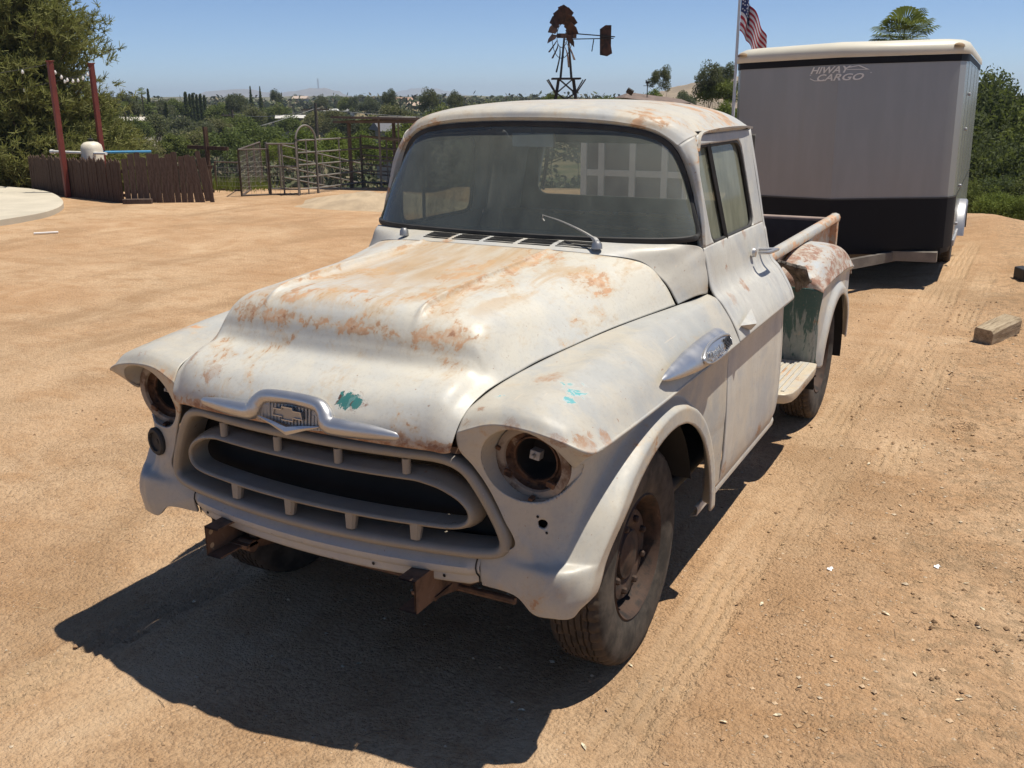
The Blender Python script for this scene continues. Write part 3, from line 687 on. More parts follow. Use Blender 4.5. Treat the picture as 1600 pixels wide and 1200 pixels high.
for s in (1, -1):
    door = empty('door'); door.parent = truck
    S1, S2 = section(.853, 1.80, 61)
    sheet('door_upper_skin', S1, M_SIDE, door, solid=.006, mirror=s < 0, ref=(.4, 1.3, 1.0), sharp=60)
    sheet('door_lower_skin', S2, M_SIDE, door, solid=.006, mirror=s < 0, ref=(.4, 1.3, .7), sharp=60)
    Gf = frame_grid(yfr, yrr, 1.3655, 1.797, 100, 56)
    sheet('window_frame', Gf, M_SIDE, door, solid=.022, holes=[(winhole, [1, 2])], mirror=s < 0, ref=(.3, 1.3, 1.5), sharp=45)
    # rubber around the opening
    def wp(inset, n=80):
        pts = []
        for t in np.linspace(0, 2 * np.pi, 400, endpoint=False):
            c, d = math.cos(t), math.sin(t); k = min(1 / max(abs(c), 1e-6) * (.337 - inset), 1 / max(abs(d), 1e-6) * (.198 - inset))
            pts.append((c * k, d * k))
        P = arc_resample(np.array(pts), n, True)
        for _ in range(6): P = (np.roll(P, 1, 0) + 2 * P + np.roll(P, -1, 0)) / 4
        z = 1.559 + P[:, 1]; y = 1.240 + P[:, 0] + (1.757 - z) / .397 * .078
        return np.stack([lean(z), y, z], 1)
    V, f = tube(wp(.004) - [.012, 0, 0], .010, 6, closed=True, up=(1, 0, 0))
    add('window_channel', V * [s, 1, 1], f, M_RUBBER, door)
    P = wp(.0, 80) - [.020, 0, 0]
    add('window_glass', np.concatenate([P, [P.mean(0)]]) * [s, 1, 1], [(i, (i + 1) % 80, 80) for i in range(80)], M_SG, door, smooth=False)
    yb, yt = 1.195, 1.118 - .02
    MB().bar((s * float(lean(1.36) - .008), yb, 1.36), (s * float(lean(1.757) - .008), yt, 1.757), .016, .018).build('vent_divider', M_RUBBER, door, smooth=False)
    # handle
    if True:
        hm = MB()
        hp = spline(np.array([(.838, 1.50, 1.262), (.872, 1.50, 1.265), (.882, 1.52, 1.265), (.885, 1.60, 1.262), (.882, 1.67, 1.258)]), 16)
        hm.put(*sweep(hp * [s, 1, 1], [(-.008, -.006), (.008, -.006), (.010, 0), (.008, .006), (-.008, .006), (-.010, 0)], cap=True))
        hm.lathe([(.022, 0), (.020, .012), (.001, .014)], (s * .812, 1.50, 1.262), 'x', 16)
        hm.tube([(s * .80, 1.655, 1.252), (s * .835, 1.655, 1.254), (s * .872, 1.66, 1.256)], .011, 10)
        hm.build('door_handle', M_CHROME, door, sharp=50)
    # small chrome spear on the shoulder
    sp = [(.946, .895, 1.052), (.930, 1.03, 1.092), (.9545, 1.00, 1.038), (.970, .985, 1.052)]
    add('door_chevron', np.array([(.932, .88, 1.062), (.925, 1.075, 1.095), (.947, 1.0, 1.020), (.972, .99, 1.052)]) * [s, 1, 1], [(0, 1, 3), (0, 3, 2), (1, 2, 3), (0, 2, 1)], M_CHROME if False else M_SIDE, door, smooth=False)
    # rocker under the door
    xs = np.array([(.868, .378), (.878, .372), (.882, .36), (.878, .335), (.85, .325)])
    Gr = np.stack([np.stack([xs[:, 0], np.full(5, y), xs[:, 1]], 1) for y in np.linspace(.60, 1.86, 30)])
    rk = sheet('rocker_panel', Gr, M_SIDE, truck, solid=.004, mirror=s < 0, ref=(.5, 1.2, .6))
    # cab corner behind the door and A pillar
    corner = []
    for (x, z) in [(.690, 1.800), (.735, 1.58)] + SEC[:] + SECL[1:]:
        corner.append([(x, 1.806 - max(0, z - 1.366) / .434 * .07, z), (x - .012, 1.88 - max(0, z - 1.366) / .434 * .05, z), (x - .055, 1.96, z), (x - .13, 2.005, z), (x - .22, 2.015, z)])
    corner = np.array(corner)
    Gk = spline(corner.transpose(1, 0, 2), 25).transpose(1, 0, 2)
    up_ = Gk[:11]; lo_ = Gk[10:]
    sheet('cab_corner_upper', spline(up_, 61), M_SIDE, truck, solid=.004, mirror=s < 0, ref=(.4, 1.6, 1.2), sharp=60)
    sheet('cab_corner_lower', spline(lo_, 41), M_SIDE, truck, solid=.004, mirror=s < 0, ref=(.4, 1.6, .8), sharp=60)

# roof, pillars, windshield -----------------------------------------------------
RE = [
 [(0, .785, 1.866), (.24, .80, 1.861), (.42, .825, 1.846), (.555, .850, 1.816), (.645, .872, 1.758)],
 [(0, .800, 1.893), (.245, .818, 1.887), (.432, .845, 1.871), (.572, .872, 1.840), (.670, .905, 1.780)],
 [(0, .85, 1.910), (.25, .865, 1.904), (.445, .885, 1.886), (.588, .915, 1.855), (.686, .95, 1.793)],
 [(0, 1.0, 1.926), (.26, 1.0, 1.919), (.46, 1.01, 1.901), (.603, 1.03, 1.866), (.697, 1.06, 1.806)],
 [(0, 1.3, 1.935), (.27, 1.3, 1.93), (.47, 1.3, 1.911), (.613, 1.3, 1.876), (.702, 1.3, 1.813)],
 [(0, 1.62, 1.93), (.27, 1.62, 1.924), (.47, 1.62, 1.905), (.61, 1.61, 1.869), (.702, 1.60, 1.811)],
 [(0, 1.85, 1.903), (.27, 1.845, 1.896), (.46, 1.835, 1.876), (.592, 1.81, 1.848), (.692, 1.77, 1.803)],
 [(0, 1.975, 1.84), (.26, 1.97, 1.834), (.44, 1.95, 1.818), (.56, 1.915, 1.80), (.668, 1.86, 1.782)],
 [(0, 2.015, 1.76), (.26, 2.01, 1.76), (.44, 1.995, 1.755), (.56, 1.96, 1.75), (.655, 1.90, 1.745)]]
rr2 = [[(-x, y, z) for x, y, z in row[:0:-1]] + row for row in RE]
roof = sheet('roof', net(rr2, 97, 129), M_ROOF, truck, solid=.006, ref=(0, 1.3, 1.5), sharp=60)
glB = [(0, .590, 1.408), (.25, .600, 1.408), (.45, .630, 1.408), (.58, .668, 1.408), (.67, .713, 1.408), (.725, .768, 1.409), (.757, .838, 1.412)]
glT = [(0, .80, 1.838), (.22, .812, 1.834), (.41, .834, 1.821), (.535, .856, 1.797), (.613, .874, 1.750), (.660, .887, 1.668), (.698, .889, 1.562)]
def rowmix(t):
    o = []
    for p, q2 in zip(glB, glT):
        m = [a * (1 - t) + b * t for a, b in zip(p, q2)]; m[1] -= .02 * math.sin(math.pi * t) ; o.append(tuple(m))
    return o
gr = [[(-x, y, z) for x, y, z in r_[:0:-1]] + r_ for r_ in (rowmix(t) for t in (0, .33, .67, 1))]
windshield = sheet('windshield', net(gr, 30, 97), M_WS, truck, solid=0, ref=(0, 1.5, 1.5), sharp=None)
top = [(-x, y, z) for x, y, z in glT[:0:-1]] + glT; bot = [(-x, y, z) for x, y, z in glB[:0:-1]] + glB
TT = spline(np.array(top), 90); BB = spline(np.array(bot), 90)
lp = np.concatenate([TT, np.linspace(TT[-1], BB[-1], 14)[1:-1] + [0, -.008, 0], BB[::-1], np.linspace(BB[0], TT[0], 14)[1:-1] + [0, -.008, 0]])
lp = arc_resample(lp, 260, True)
for _ in range(3): lp = (np.roll(lp, 1, 0) + 2 * lp + np.roll(lp, -1, 0)) / 4
V, f = sweep(lp, [(-.012, -.010), (.010, -.010), (.012, 0), (.008, .007), (-.003, .008), (-.012, .004)], up=(0, -1, 0), closed=True)
add('windshield_gasket', V, f, M_RUBBER, windshield)
# header and pillar facing between the gasket and the roof edge
ED = [(0, .785, 1.866), (.24, .80, 1.861), (.42, .825, 1.846), (.555, .850, 1.816), (.645, .872, 1.758), (.695, .878, 1.668), (.728, .872, 1.565), (.752, .860, 1.48), (.772, .846, 1.372)]
gl2 = glT + [(.727, .866, 1.48), (.757, .838, 1.405)]
inn = [(x, y + .012, z) for x, y, z in gl2]
mid = [tuple((np.array(a) + np.array(b)) / 2 + [0, .004, 0]) for a, b in zip(ED, inn)]
hd = [[(-x, y, z) for x, y, z in r_[:0:-1]] + r_ for r_ in (ED, mid, inn)]
sheet('windshield_header', net(hd, 9, 129), M_ROOF, truck, solid=0, ref=(0, 1.5, 1.5))
for s in (1, -1):
    AP = [[(.645, .872, 1.758), (.695, .878, 1.668), (.728, .872, 1.565), (.752, .860, 1.48), (.772, .846, 1.372)],
          [(.670, .905, 1.780), (.717, .886, 1.684), (.745, .880, 1.575), (.766, .868, 1.485), (.783, .852, 1.370)],
          [(.687, .952, 1.793), (.714, .925, 1.714), (.735, .895, 1.60), (.754, .876, 1.50), (.775, .856, 1.368)],
          [(.662, .985, 1.782), (.690, .950, 1.705), (.712, .915, 1.595), (.732, .893, 1.495), (.752, .872, 1.368)]]
    sheet('windshield_pillar', net(AP, 13, 41), M_ROOF, truck, solid=.004, mirror=s < 0, ref=(.3, 1.2, 1.55), sharp=60)
    dr = spline(np.array([(.704, .935, 1.735), (.698, .975, 1.792), (.702, 1.06, 1.808), (.708, 1.3, 1.815), (.707, 1.6, 1.812), (.700, 1.755, 1.803)]), 60) * [s, 1, 1]
    V, f = sweep(dr, [(-.008, -.004), (.008, -.004), (.010, .004), (-.008, .005)], cap=True)
    add('drip_rail', V, f, M_ROOF, roof)
    yy_ = np.linspace(.93, 1.77, 20); ex_ = np.interp(yy_, [.905, .95, 1.06, 1.3, 1.6, 1.77], [.668, .685, .695, .700, .700, .690]); ez_ = np.interp(yy_, [.905, .95, 1.06, 1.3, 1.6, 1.77], [1.779, 1.792, 1.805, 1.812, 1.810, 1.802])
    add('roof_side_rail', np.concatenate([np.stack([ex_, yy_, ez_], 1), np.stack([ex_ - .012, yy_, ez_ - .022], 1), np.stack([ex_ - .03, yy_, ez_ - .05], 1)]) * [s, 1, 1], gridfaces(3, 20), M_ROOF, roof)
    # dark gap filler above the door frame
    MB().bar((s * .682, .98, 1.795), (s * .682, 1.73, 1.797), .02, .03).build('door_seal', M_RUBBER, roof, smooth=False)
# cab back with rear window
rearhole = lambda p: rbox(p[:, 0], p[:, 2], 0, 1.572, .535, .138, .06)
zz = np.linspace(.40, 1.765, 110); xx = np.linspace(-.66, .66, 130)
Gb = np.stack([np.stack([xx, np.full(130, 2.010) - .0 * xx, np.full(130, z)], 1) for z in zz])
cb = sheet('cab_back', Gb, M_INT, truck, solid=.01, ref=(0, 1, 1.1), holes=[(rearhole, [0, 2])], sharp=45)
add('rear_window_glass', [(-.55, 2.004, 1.42), (.55, 2.004, 1.42), (.55, 2.004, 1.72), (-.55, 2.004, 1.72)], [(0, 1, 2, 3)], M_RG, cb, smooth=False)
# interior
inr = MB().box((0, .86, 1.33), (1.36, .20, .10)).box((0, 1.2, .46), (1.6, 1.55, .05)).box((0, .70, .85), (1.2, .05, .7))
inr.build('dashboard_and_floor', M_INT, truck, bevel=.02)
seat = MB().box((0, 1.80, 1.06), (1.34, .16, .62), (R(-10), 0, 0)).box((0, 1.50, .76), (1.34, .58, .18)).build('bench_seat', M_SEAT, truck, bevel=.05)
random.seed(5)
for i, (x0, x1, z0) in enumerate([(-.10, .02, 1.375), (.06, .20, 1.378), (.21, .36, 1.376), (.37, .50, 1.372), (-.1, .15, 1.31), (.18, .5, 1.31), (-.3, -.14, 1.37)]):
    MB().box(((x0 + x1) / 2, 1.735 if z0 > 1.33 else 1.705, z0), (x1 - x0, .03, .014)).build('torn_seat_foam', M_STUFF, seat, bevel=.004)
for (cx,) in [(.38,)]:
    t = np.linspace(0, 2 * np.pi, 40, endpoint=False)
    ring = np.stack([cx + .20 * np.cos(t), 1.12 + .12 * np.sin(t), 1.20 + .16 * np.sin(t)], 1)
    MB().tube(ring, .012, 8, closed=True).tube([(cx, 1.12, 1.20), (cx, .85, 1.0)], .02, 8).bar((cx - .2, 1.12, 1.2), (cx + .2, 1.12, 1.2), .02).build('steering_wheel', M_RUBBER, truck)
MB().box((-.02, .93, 1.77), (.20, .02, .06)).tube([(-.02, .93, 1.79), (-.02, .90, 1.83)], .006).build('inside_mirror', M_CHROME, truck, bevel=.01)
# wiper arm
wa = spline(np.array([(.452, .530, 1.408), (.437, .535, 1.425), (.37, .552, 1.452), (.28, .568, 1.480), (.20, .575, 1.498)]), 24)
wm = MB().put(*sweep(wa, [(-.006, -.004), (.006, -.004), (.006, .004), (-.006, .004)], cap=True, scale=np.interp(np.linspace(0, 1, 24), [0, .25, .3, 1], [1.8, 1.5, .8, .28])))
wm.lathe([(.022, -.012), (.020, .006), (.012, .016), (.001, .017)], (.452, .530, 1.400), 'z', 16).tube([(.20, .575, 1.498), (.196, .578, 1.484), (.204, .58, 1.475)], .003, 6)
wm.build('wiper_arm', M_BADGE, windshield)
MB().lathe([(.020, -.012), (.018, .008), (.010, .018), (.001, .019)], (-.43, .525, 1.40), 'z', 16).build('wiper_pivot', M_BADGE, windshield)

# fender badge (torpedo with oval nameplate)
for s in (1, -1):
    fb = empty('fender_badge'); fb.parent = truck
    yy = np.linspace(-.03, .66, 60)
    xc = np.interp(yy, [-.03, .1, .3, .5, .66], [.925, .928, .932, .934, .925]); zc = 1.073 + 0 * yy
    hw = np.interp(yy, [-.03, .0, .08, .2, .33, .45, .58, .635, .66], [.003, .012, .024, .036, .042, .044, .041, .030, .006])
    dp = np.interp(yy, [-.03, .0, .10, .25, .36, .5, .62, .66], [.002, .014, .030, .044, .046, .044, .036, .012])
    a = np.linspace(-.5 * np.pi, .5 * np.pi, 13)
    tilt = .55
    Gm = np.stack([np.stack([x + d * np.cos(a) * .9 + 0 * a - h * np.sin(a) * tilt * .8, np.full(13, y), z + h * np.sin(a)], 1) for x, y, z, h, d in zip(xc, yy, zc, hw, dp)])
    sheet('badge_torpedo', Gm, M_CHROME, fb, solid=0, mirror=s < 0, ref=(.85, .3, 1.05), sharp=None)
    # nameplate: an oval ring on the rear half
    t = np.linspace(0, 2 * np.pi, 48, endpoint=False)
    def on(y, zoff, lift):
        d = np.interp(y, yy, dp); h = np.interp(y, yy, hw); x = np.interp(y, yy, xc); k = np.clip(zoff / h, -.95, .95)
        return np.array([x + d * math.sqrt(1 - k * k) * .9 - h * k * tilt * .8 + lift, y, 1.073 + zoff])
    oval = np.array([on(.445 + .185 * math.cos(q_), .030 * math.sin(q_) , .004) for q_ in t])
    V, f = tube(oval, .0055, 8, closed=True, up=(1, 0, 0)); add('nameplate_rim', V * [s, 1, 1], f, M_CHROME, fb)
    cen = oval.mean(0) + [.006, 0, 0]; ov2 = np.array([on(.445 + .18 * math.cos(q_), .028 * math.sin(q_), .002) for q_ in t])
    add('nameplate', np.concatenate([ov2, [cen - [.004, 0, 0]]]) * [s, 1, 1], [(i, (i + 1) % 48, 48) for i in range(48)], M_BADGE, fb, sharp=None)
    for word, yc_, sz, mt in (('Chevrolet', .385, .050, M_CHROME), ('3600', .548, .052, M_BLACKINK)):
        me = text_mesh(word, sz, mt, .002, .15 if word[0] == 'C' else 0, .0008)
        o = link('badge_lettering', me, fb)
        p = on(yc_ if s > 0 else .89 - yc_, 0.0, .008)
        o.location = (p[0] * s, p[1], p[2]); o.rotation_euler = (R(90 - 24), 0, R(90) * s + (0 if s > 0 else 0))
        o.scale = (.78, 1.0, 1)

# frame, springs, underside -------------------------------------------------
for s in (1, -1):
    fr = MB()
    prof = [(0, 0), (-.062, 0), (-.062, .006), (-.006, .006), (-.006, .104), (-.062, .104), (-.062, .110), (0, .110)]
    P0 = np.array([(.425, -.735, .456), (.425, .2, .456), (.425, 4.2, .52)])
    V = np.concatenate([[(p[0] * s + q_[0] * s, p[1], p[2] + q_[1]) for q_ in prof] for p in P0])
    f = [tuple(reversed(x)) if s > 0 else x for x in gridfaces(3, 8, False, True)]
    rail = add('frame_rail', V, f, M_RUST, truck, smooth=False)
    for zz_ in (.488, .538):
        add('rail_hole', *lathe([(.0095, 0), (.0005, 0)], (s * .418, -.715, zz_), 'x', 12), simple('hole_light', (.45, .33, .2), .9) if s < 0 else M_CAV, rail)
    sh = MB().tube([(s * .375, -.56, .56), (s * .375, -.56, .44)], .018, 10).box((s * .385, -.585, .46), (.09, .10, .012)).tube([(s * .40, -.60, .452), (s * .34, -.60, .452)], .022, 10)
    sh.build('spring_shackle', M_RUST, truck)
    MB().put(*sweep(spline(np.array([(s * .38, -.56, .45), (s * .38, -.25, .37), (s * .38, 0, .345), (s * .38, .35, .37), (s * .38, .62, .46)]), 30), [(-.03, -.018), (.03, -.018), (.03, .018), (-.03, .018)], cap=True)).build('leaf_spring', M_RUST, truck, smooth=False)
MB().tube([(-.70, .055, .37), (.70, .055, .37)], .035, 10).build('front_axle', M_DARK, truck)
MB().tube([(-.70, 3.13, .39), (.70, 3.13, .39)], .04, 10).lathe([(.01, -.14), (.12, -.08), (.15, 0), (.12, .08), (.01, .14)], (0, 3.13, .39), 'y', 16).build('rear_axle', M_DARK, truck)
MB().box((0, -.05, .70), (.62, .72, .42)).box((0, .75, .55), (.4, .9, .25)).box((0, -.45, .78), (.9, .05, .4)).build('engine_and_radiator', M_CAV, truck, bevel=.04)
MB().tube([(-.62, -.47, .42), (0, -.45, .40), (.62, -.47, .42)], .012, 8).build('tie_rod', M_RUST, truck)

# wheels ---------------------------------------------------------------------
def tyre_mesh():
    n = 150
    half = [(.215, .076), (.222, .084), (.235, .090), (.26, .098), (.295, .102), (.330, .101), (.352, .098), (.368, .093), (.379, .086), (.385, .077)]
    tread = []
    for g in (.058, .036, .012):
        tread += [(.389 - (.0 if g > .05 else .0), g + .007), (.389, g + .0035), (.381, g + .0028), (.381, g - .0028), (.390, g - .0035)]
    h = half + tread
    prof = h + [(r, -x) for r, x in h[::-1]]
    prof = np.array(prof)[::-1]
    a = np.linspace(0, 2 * np.pi, n, endpoint=False)
    r = np.repeat(prof[None, :, 0], n, 0); x = np.repeat(prof[None, :, 1], n, 0)
    k = np.arange(n)
    for j in range(len(prof)):
        if prof[j, 0] > .376 and abs(prof[j, 1]) > .04:
            r[:, j] -= np.where(k % 3 == 0, .010, 0)
        elif prof[j, 0] > .384 and abs(prof[j, 1]) < .04:
            r[:, j] -= np.where((k + (2 if prof[j, 1] > 0 else 0)) % 5 == 0, .007, 0)
    sag = .0
    Y = r * np.cos(a)[:, None]; Z = r * np.sin(a)[:, None]
    V = np.stack([x, Y, Z], -1).reshape(-1, 3)
    return mesh('tyre', V, gridfaces(n, len(prof), True, False), M_TYRE, True, 38)
def rim_mesh():
    prof = [(.226, .078), (.228, .086), (.222, .091), (.216, .084), (.208, .070), (.200, .040), (.196, .015), (.180, .010), (.172, .030), (.160, .046), (.120, .050), (.100, .040), (.092, .038), (.090, .048), (.086, .052), (.066, .054), (.050, .060), (.030, .063), (.001, .064)]
    b = MB(); b.lathe(prof[::-1], (0, 0, 0), 'x', 48)
    back = [(.226, .078), (.21, -.02), (.226, -.085)]; b.lathe(back, (0, 0, 0), 'x', 40)
    return b.mesh('rim', M_RIM, True, 35)
TM, RM = tyre_mesh(), rim_mesh()
LN = MB().lathe([(.013, 0), (.013, .014), (.009, .02), (.001, .021)], (0, 0, 0), 'x', 6).mesh('lug_nut', M_RIM, False)
for (x, y, zc_, rotx) in ((.748, .055, .390, .2), (-.748, .055, .390, 1.1), (.785, 3.13, .388, .7), (-.785, 3.13, .388, 0)):
    wh = empty('wheel'); wh.parent = truck; wh.location = (x, y, zc_); wh.rotation_euler = (rotx, 0, 0 if x > 0 else math.pi)
    link('tyre', TM, wh); rm = link('rim', RM, wh)
    for i in range(8):
        a = i * math.pi / 4 + .2
        link('lug_nut', LN, wh, (.046, .128 * math.cos(a), .128 * math.sin(a)))

# bed ---------------------------------------------------------------------------
for s in (1, -1):
    bs = empty('bed_side'); bs.parent = truck
    MB().box((s * .665, 3.21, .83), (.012, 2.16, .54)).build('side_panel', M_RAIL, bs, smooth=False)
    rl = np.array([(.682, 2.13, 1.105), (.682, 3.2, 1.107), (.682, 4.30, 1.109)])
    V, f = sweep(rl * [s, 1, 1], [(-.030, -.028), (.018, -.030), (.036, -.018), (.040, .006), (.030, .026), (.008, .034), (-.016, .030), (-.030, .014)], cap=True)
    add('rail_cap', V, f, M_RAIL, bs, bevel=.004)
    MB().box((s * .686, 4.27, .83), (.06, .05, .56)).build('rear_stake_post', M_RAIL, bs, bevel=.005)
    MB().box((s * .686, 2.15, .83), (.06, .05, .54)).build('front_stake_post', M_RAIL, bs, bevel=.005)
    # step between cab and rear fender
    st = empty('side_step'); st.parent = truck
    ol = [(.70, 1.90), (.86, 1.90), (.915, 1.915), (.945, 1.96), (.955, 2.05), (.955, 2.50), (.945, 2.60), (.70, 2.62)]
    O = arc_resample(np.array(ol), 60, True)
    n = len(O)
    lay = [(1.0, .485), (1.0, .470), (.985, .440), (.96, .43)]
    c_ = np.array([.80, 2.26])
    V = np.concatenate([np.concatenate([(O - c_) * k + c_, np.full((n, 1), z)], 1) for k, z in lay] + [np.array([[c_[0], c_[1], .484]])])
    f = gridfaces(4, n, False, True) + [(4 * n, i, (i + 1) % n) for i in range(n)]
    V[:, 0] *= s
    if s < 0: f = [tuple(reversed(q_)) for q_ in f]
    add('step_plate', V, f, paint('step_paint_' + ('d' if s > 0 else 'p'), rust=.4, base=(.50, .43, .32), seed=3.0), st, bevel=.006)
    for i in range(6):
        yv = 1.97
        x = .735 + i * .032
        MB().bar((s * x, 1.96, .487), (s * x, 2.58, .487), .018, .006).build('step_rib', M_COWL, st, smooth=False)
    # rear fender
    rf = empty('rear_fender'); rf.parent = truck
    RC = []
    for (y, zi, zm, zo, zc2) in ((2.585, .915, .915, .912, .895), (2.60, .965, .965, .95, .905), (2.66, 1.005, 1.003, .982, .912), (2.85, 1.06, 1.056, 1.025, .918), (3.1, 1.078, 1.073, 1.04, .918), (3.4, 1.062, 1.057, 1.025, .908), (3.60, 1.00, .995, .968, .888), (3.70, .92, .918, .90, .858), (3.73, .84, .84, .835, .82)):
        RC.append([(.69, y, zi), (.80, y, zm), (.893 - (.02 if y > 3.65 else 0), y, zo), (.950 - (.03 if y > 3.65 else 0), y, zc2)])
    sheet('rear_fender_crown', net(RC, 90, 40), M_RFEND, rf, solid=.005, mirror=s < 0, ref=(.7, 3.1, .7), sharp=60)
    RS = []
    for k, (dx, z) in enumerate(((0, None), (-.018, .02), (-.022, .06), (-.022, .15), (-.022, .25), (-.026, .36), (-.03, .47))):
        row = []
        for (y, zc2, xo) in ((2.60, .903, .945), (2.66, .912, .95), (2.85, .918, .95), (3.1, .918, .95), (3.4, .908, .95), (3.60, .888, .945), (3.70, .858, .925), (3.735, .82, .88)):
            row.append((xo + dx, y + (.10 * ((z or 0) / .47) if y < 2.7 else 0), zc2 - (z or 0) * (zc2 - .43) / .47))
        RS.append(row)
    Gs = net(RS, 61, 130)
    rad = np.hypot(Gs[..., 1] - 3.16, Gs[..., 2] - .375); fl = sstep(.49, .44, rad); Gs[..., 0] += .028 * fl
    rarch = lambda p: np.hypot(p[:, 1] - 3.16, p[:, 2] - .375) - .405
    sheet('rear_fender_side', Gs, M_SIDE if False else M_RFEND2 if 'M_RFEND2' in globals() else M_COWL, rf, solid=.01, holes=[(rarch, [1, 2])], mirror=s < 0, ref=(.5, 3.1, .7), sharp=60)
    RFm = [[(.69, 2.585, .915), (.80, 2.585, .915), (.893, 2.585, .912), (.925, 2.592, .905), (.946, 2.61, .898)], [(.69, 2.588, .75), (.80, 2.59, .75), (.88, 2.592, .75), (.91, 2.60, .75), (.928, 2.63, .75)], [(.69, 2.60, .60), (.80, 2.605, .60), (.87, 2.61, .60), (.905, 2.625, .60), (.925, 2.66, .60)], [(.69, 2.63, .43), (.80, 2.635, .43), (.86, 2.64, .43), (.90, 2.66, .43), (.916, 2.70, .43)]]
    sheet('rear_fender_front', net(RFm, 40, 40), M_GREEN, rf, solid=.006, mirror=s < 0, ref=(.7, 3.1, .7), sharp=60)
    add('inner_arch_liner', np.stack([np.stack([np.full(20, x), 3.16 - np.cos(np.linspace(-.2, math.pi + .2, 20)) * .44, .375 + np.sin(np.linspace(-.2, math.pi + .2, 20)) * .44], 1) for x in (.915, .66)]).reshape(-1, 3) * [s, 1, 1], gridfaces(2, 20), M_CAV, rf)
MB().box((0, 2.14, .83), (1.32, .02, .54)).build('bed_front_panel', M_RAIL, truck, smooth=False)
MB().box((0, 3.2, .575), (1.32, 2.14, .03)).build('bed_floor', M_DARK, truck, smooth=False)
tg = MB().box((0, 4.285, .83), (1.30, .03, .52)).build('tailgate', simple('tailgate_paint', (.035, .028, .028), .6), truck, smooth=False)
MB().tube([(-.65, 4.285, 1.095), (.65, 4.285, 1.095)], .018, 10).build('tailgate_top_roll', simple('tailgate_edge', (.30, .22, .18), .6), tg)
# crumpled strip of canvas tucked between cab and rear fender
rs = np.random.RandomState(3)
cm = MB()
for k in range(6):
    P = np.array([(.70 + .03 * k, 2.44 + .02 * rs.rand(), 1.075 - .006 * k), (.76 + .02 * k, 2.50 - .012 * k, 1.035 + .01 * rs.rand()), (.81 + .012 * k, 2.52 - .02 * rs.rand(), .975), (.815 + .014 * k, 2.535, .90 + .012 * k)])
    cm.tube(spline(P, 16), np.interp(np.linspace(0, 1, 16), [0, .4, 1], [.012, .02, .010]) * (.8 + .5 * rs.rand()), 6)
cm.build('canvas_strip', simple('canvas_cloth', (.10, .085, .07), .9, var=.6, scale=20), truck)

# ------------------------------------------------------------------ place helpers
def zat(py, dist, px=800):
    """height that shows at picture row py, dist metres ahead"""
    ray = _d + _r * (px - 800) / F_PX - _u2 * (py - 600) / F_PX
    t = dist / (ray @ _d0); return CAM[2] + t * ray[2]
def at(px, dist):
    ray = _d + _r * (px - 800) / F_PX + _u2 * (447) / F_PX
    t = dist / (ray @ _d0); p = CAM + t * ray; return float(p[0]), float(p[1])

def ground_h(x, y):
    x = np.asarray(x, float); y = np.asarray(y, float)
    dx, dy = x - CAM[0], y - CAM[1]
    rho = np.hypot(dx, dy); brg = np.degrees(np.arctan2(dx, dy))         # 0 = +Y, negative = left
    edge = np.interp(brg, [-75, -40, -25, -8, 0, 40], [24, 22.5, 21.5, 20, 15.2, 14.5])
    far = np.interp(rho, [0, 60, 110, 180, 260, 420, 900, 1500], [-1.5, -5.5, -6.5, -3.4, -1.5, 0.4, -1.0, -2])
    k = sstep(edge, edge + 12, rho)
    yard = .12 * sstep(2.0, 3.2, x) * sstep(-2, 6, y) + .09 * sstep(.6, 1.6, x) * sstep(7, 10, y) + .10 * sstep(11.5, 13.5, y) * sstep(0, 1.5, x)
    h = yard * (1 - k) + far * k
    h = h + k * (vnoise(x / 28, y / 28, 4) * 2.2 + vnoise(x / 70 + 9, y / 70, 5) * 3) * sstep(30, 80, rho)
    return h

# ------------------------------------------------------------------ ground
def graded(lo, hi, a, b, step, grow):
    c = list(np.arange(a, b, step)); s_ = step; v = c[-1]
    up = []
    while v < hi: s_ = min(s_ * grow, 22); v += s_; up.append(v)
    s_ = step; v = c[0]; dn = []
    while v > lo: s_ = min(s_ * grow, 22); v -= s_; dn.append(v)
    return np.array(dn[::-1] + c + up)
gx = graded(-900, 420, -1.9, 2.6, .016, 1.05)
gy = graded(-60, 1000, -1.6, 6.0, .020, 1.045)
GX, GY = np.meshgrid(gx, gy, indexing='ij')
GZ = ground_h(GX, GY)
near = sstep(24, 12, np.hypot(GX, GY - 3))
rel = (vnoise(GX / 1.3, GY / 1.3, 1) * .030 + vnoise(GX / .45, GY / .6, 2) * .016 + vnoise(GX / .16, GY / .22, 3) * .009 + vnoise(GX / .07, GY / .08, 6) * .007 + vnoise(GX / .038, GY / .042, 7) * .005)
rough = .6 + 1.0 * sstep(1.15, 1.9, GX) + .5 * sstep(.05, .3, vnoise(GX / .9, GY / .9, 15))
rel = rel * rough + sstep(1.55, 2.3, GX) * np.maximum(vnoise(GX / .10, GY / .12, 21), .05) * .045 * sstep(-.1, .25, vnoise(GX / .6, GY / .6, 22))
TRK = np.zeros_like(GX)
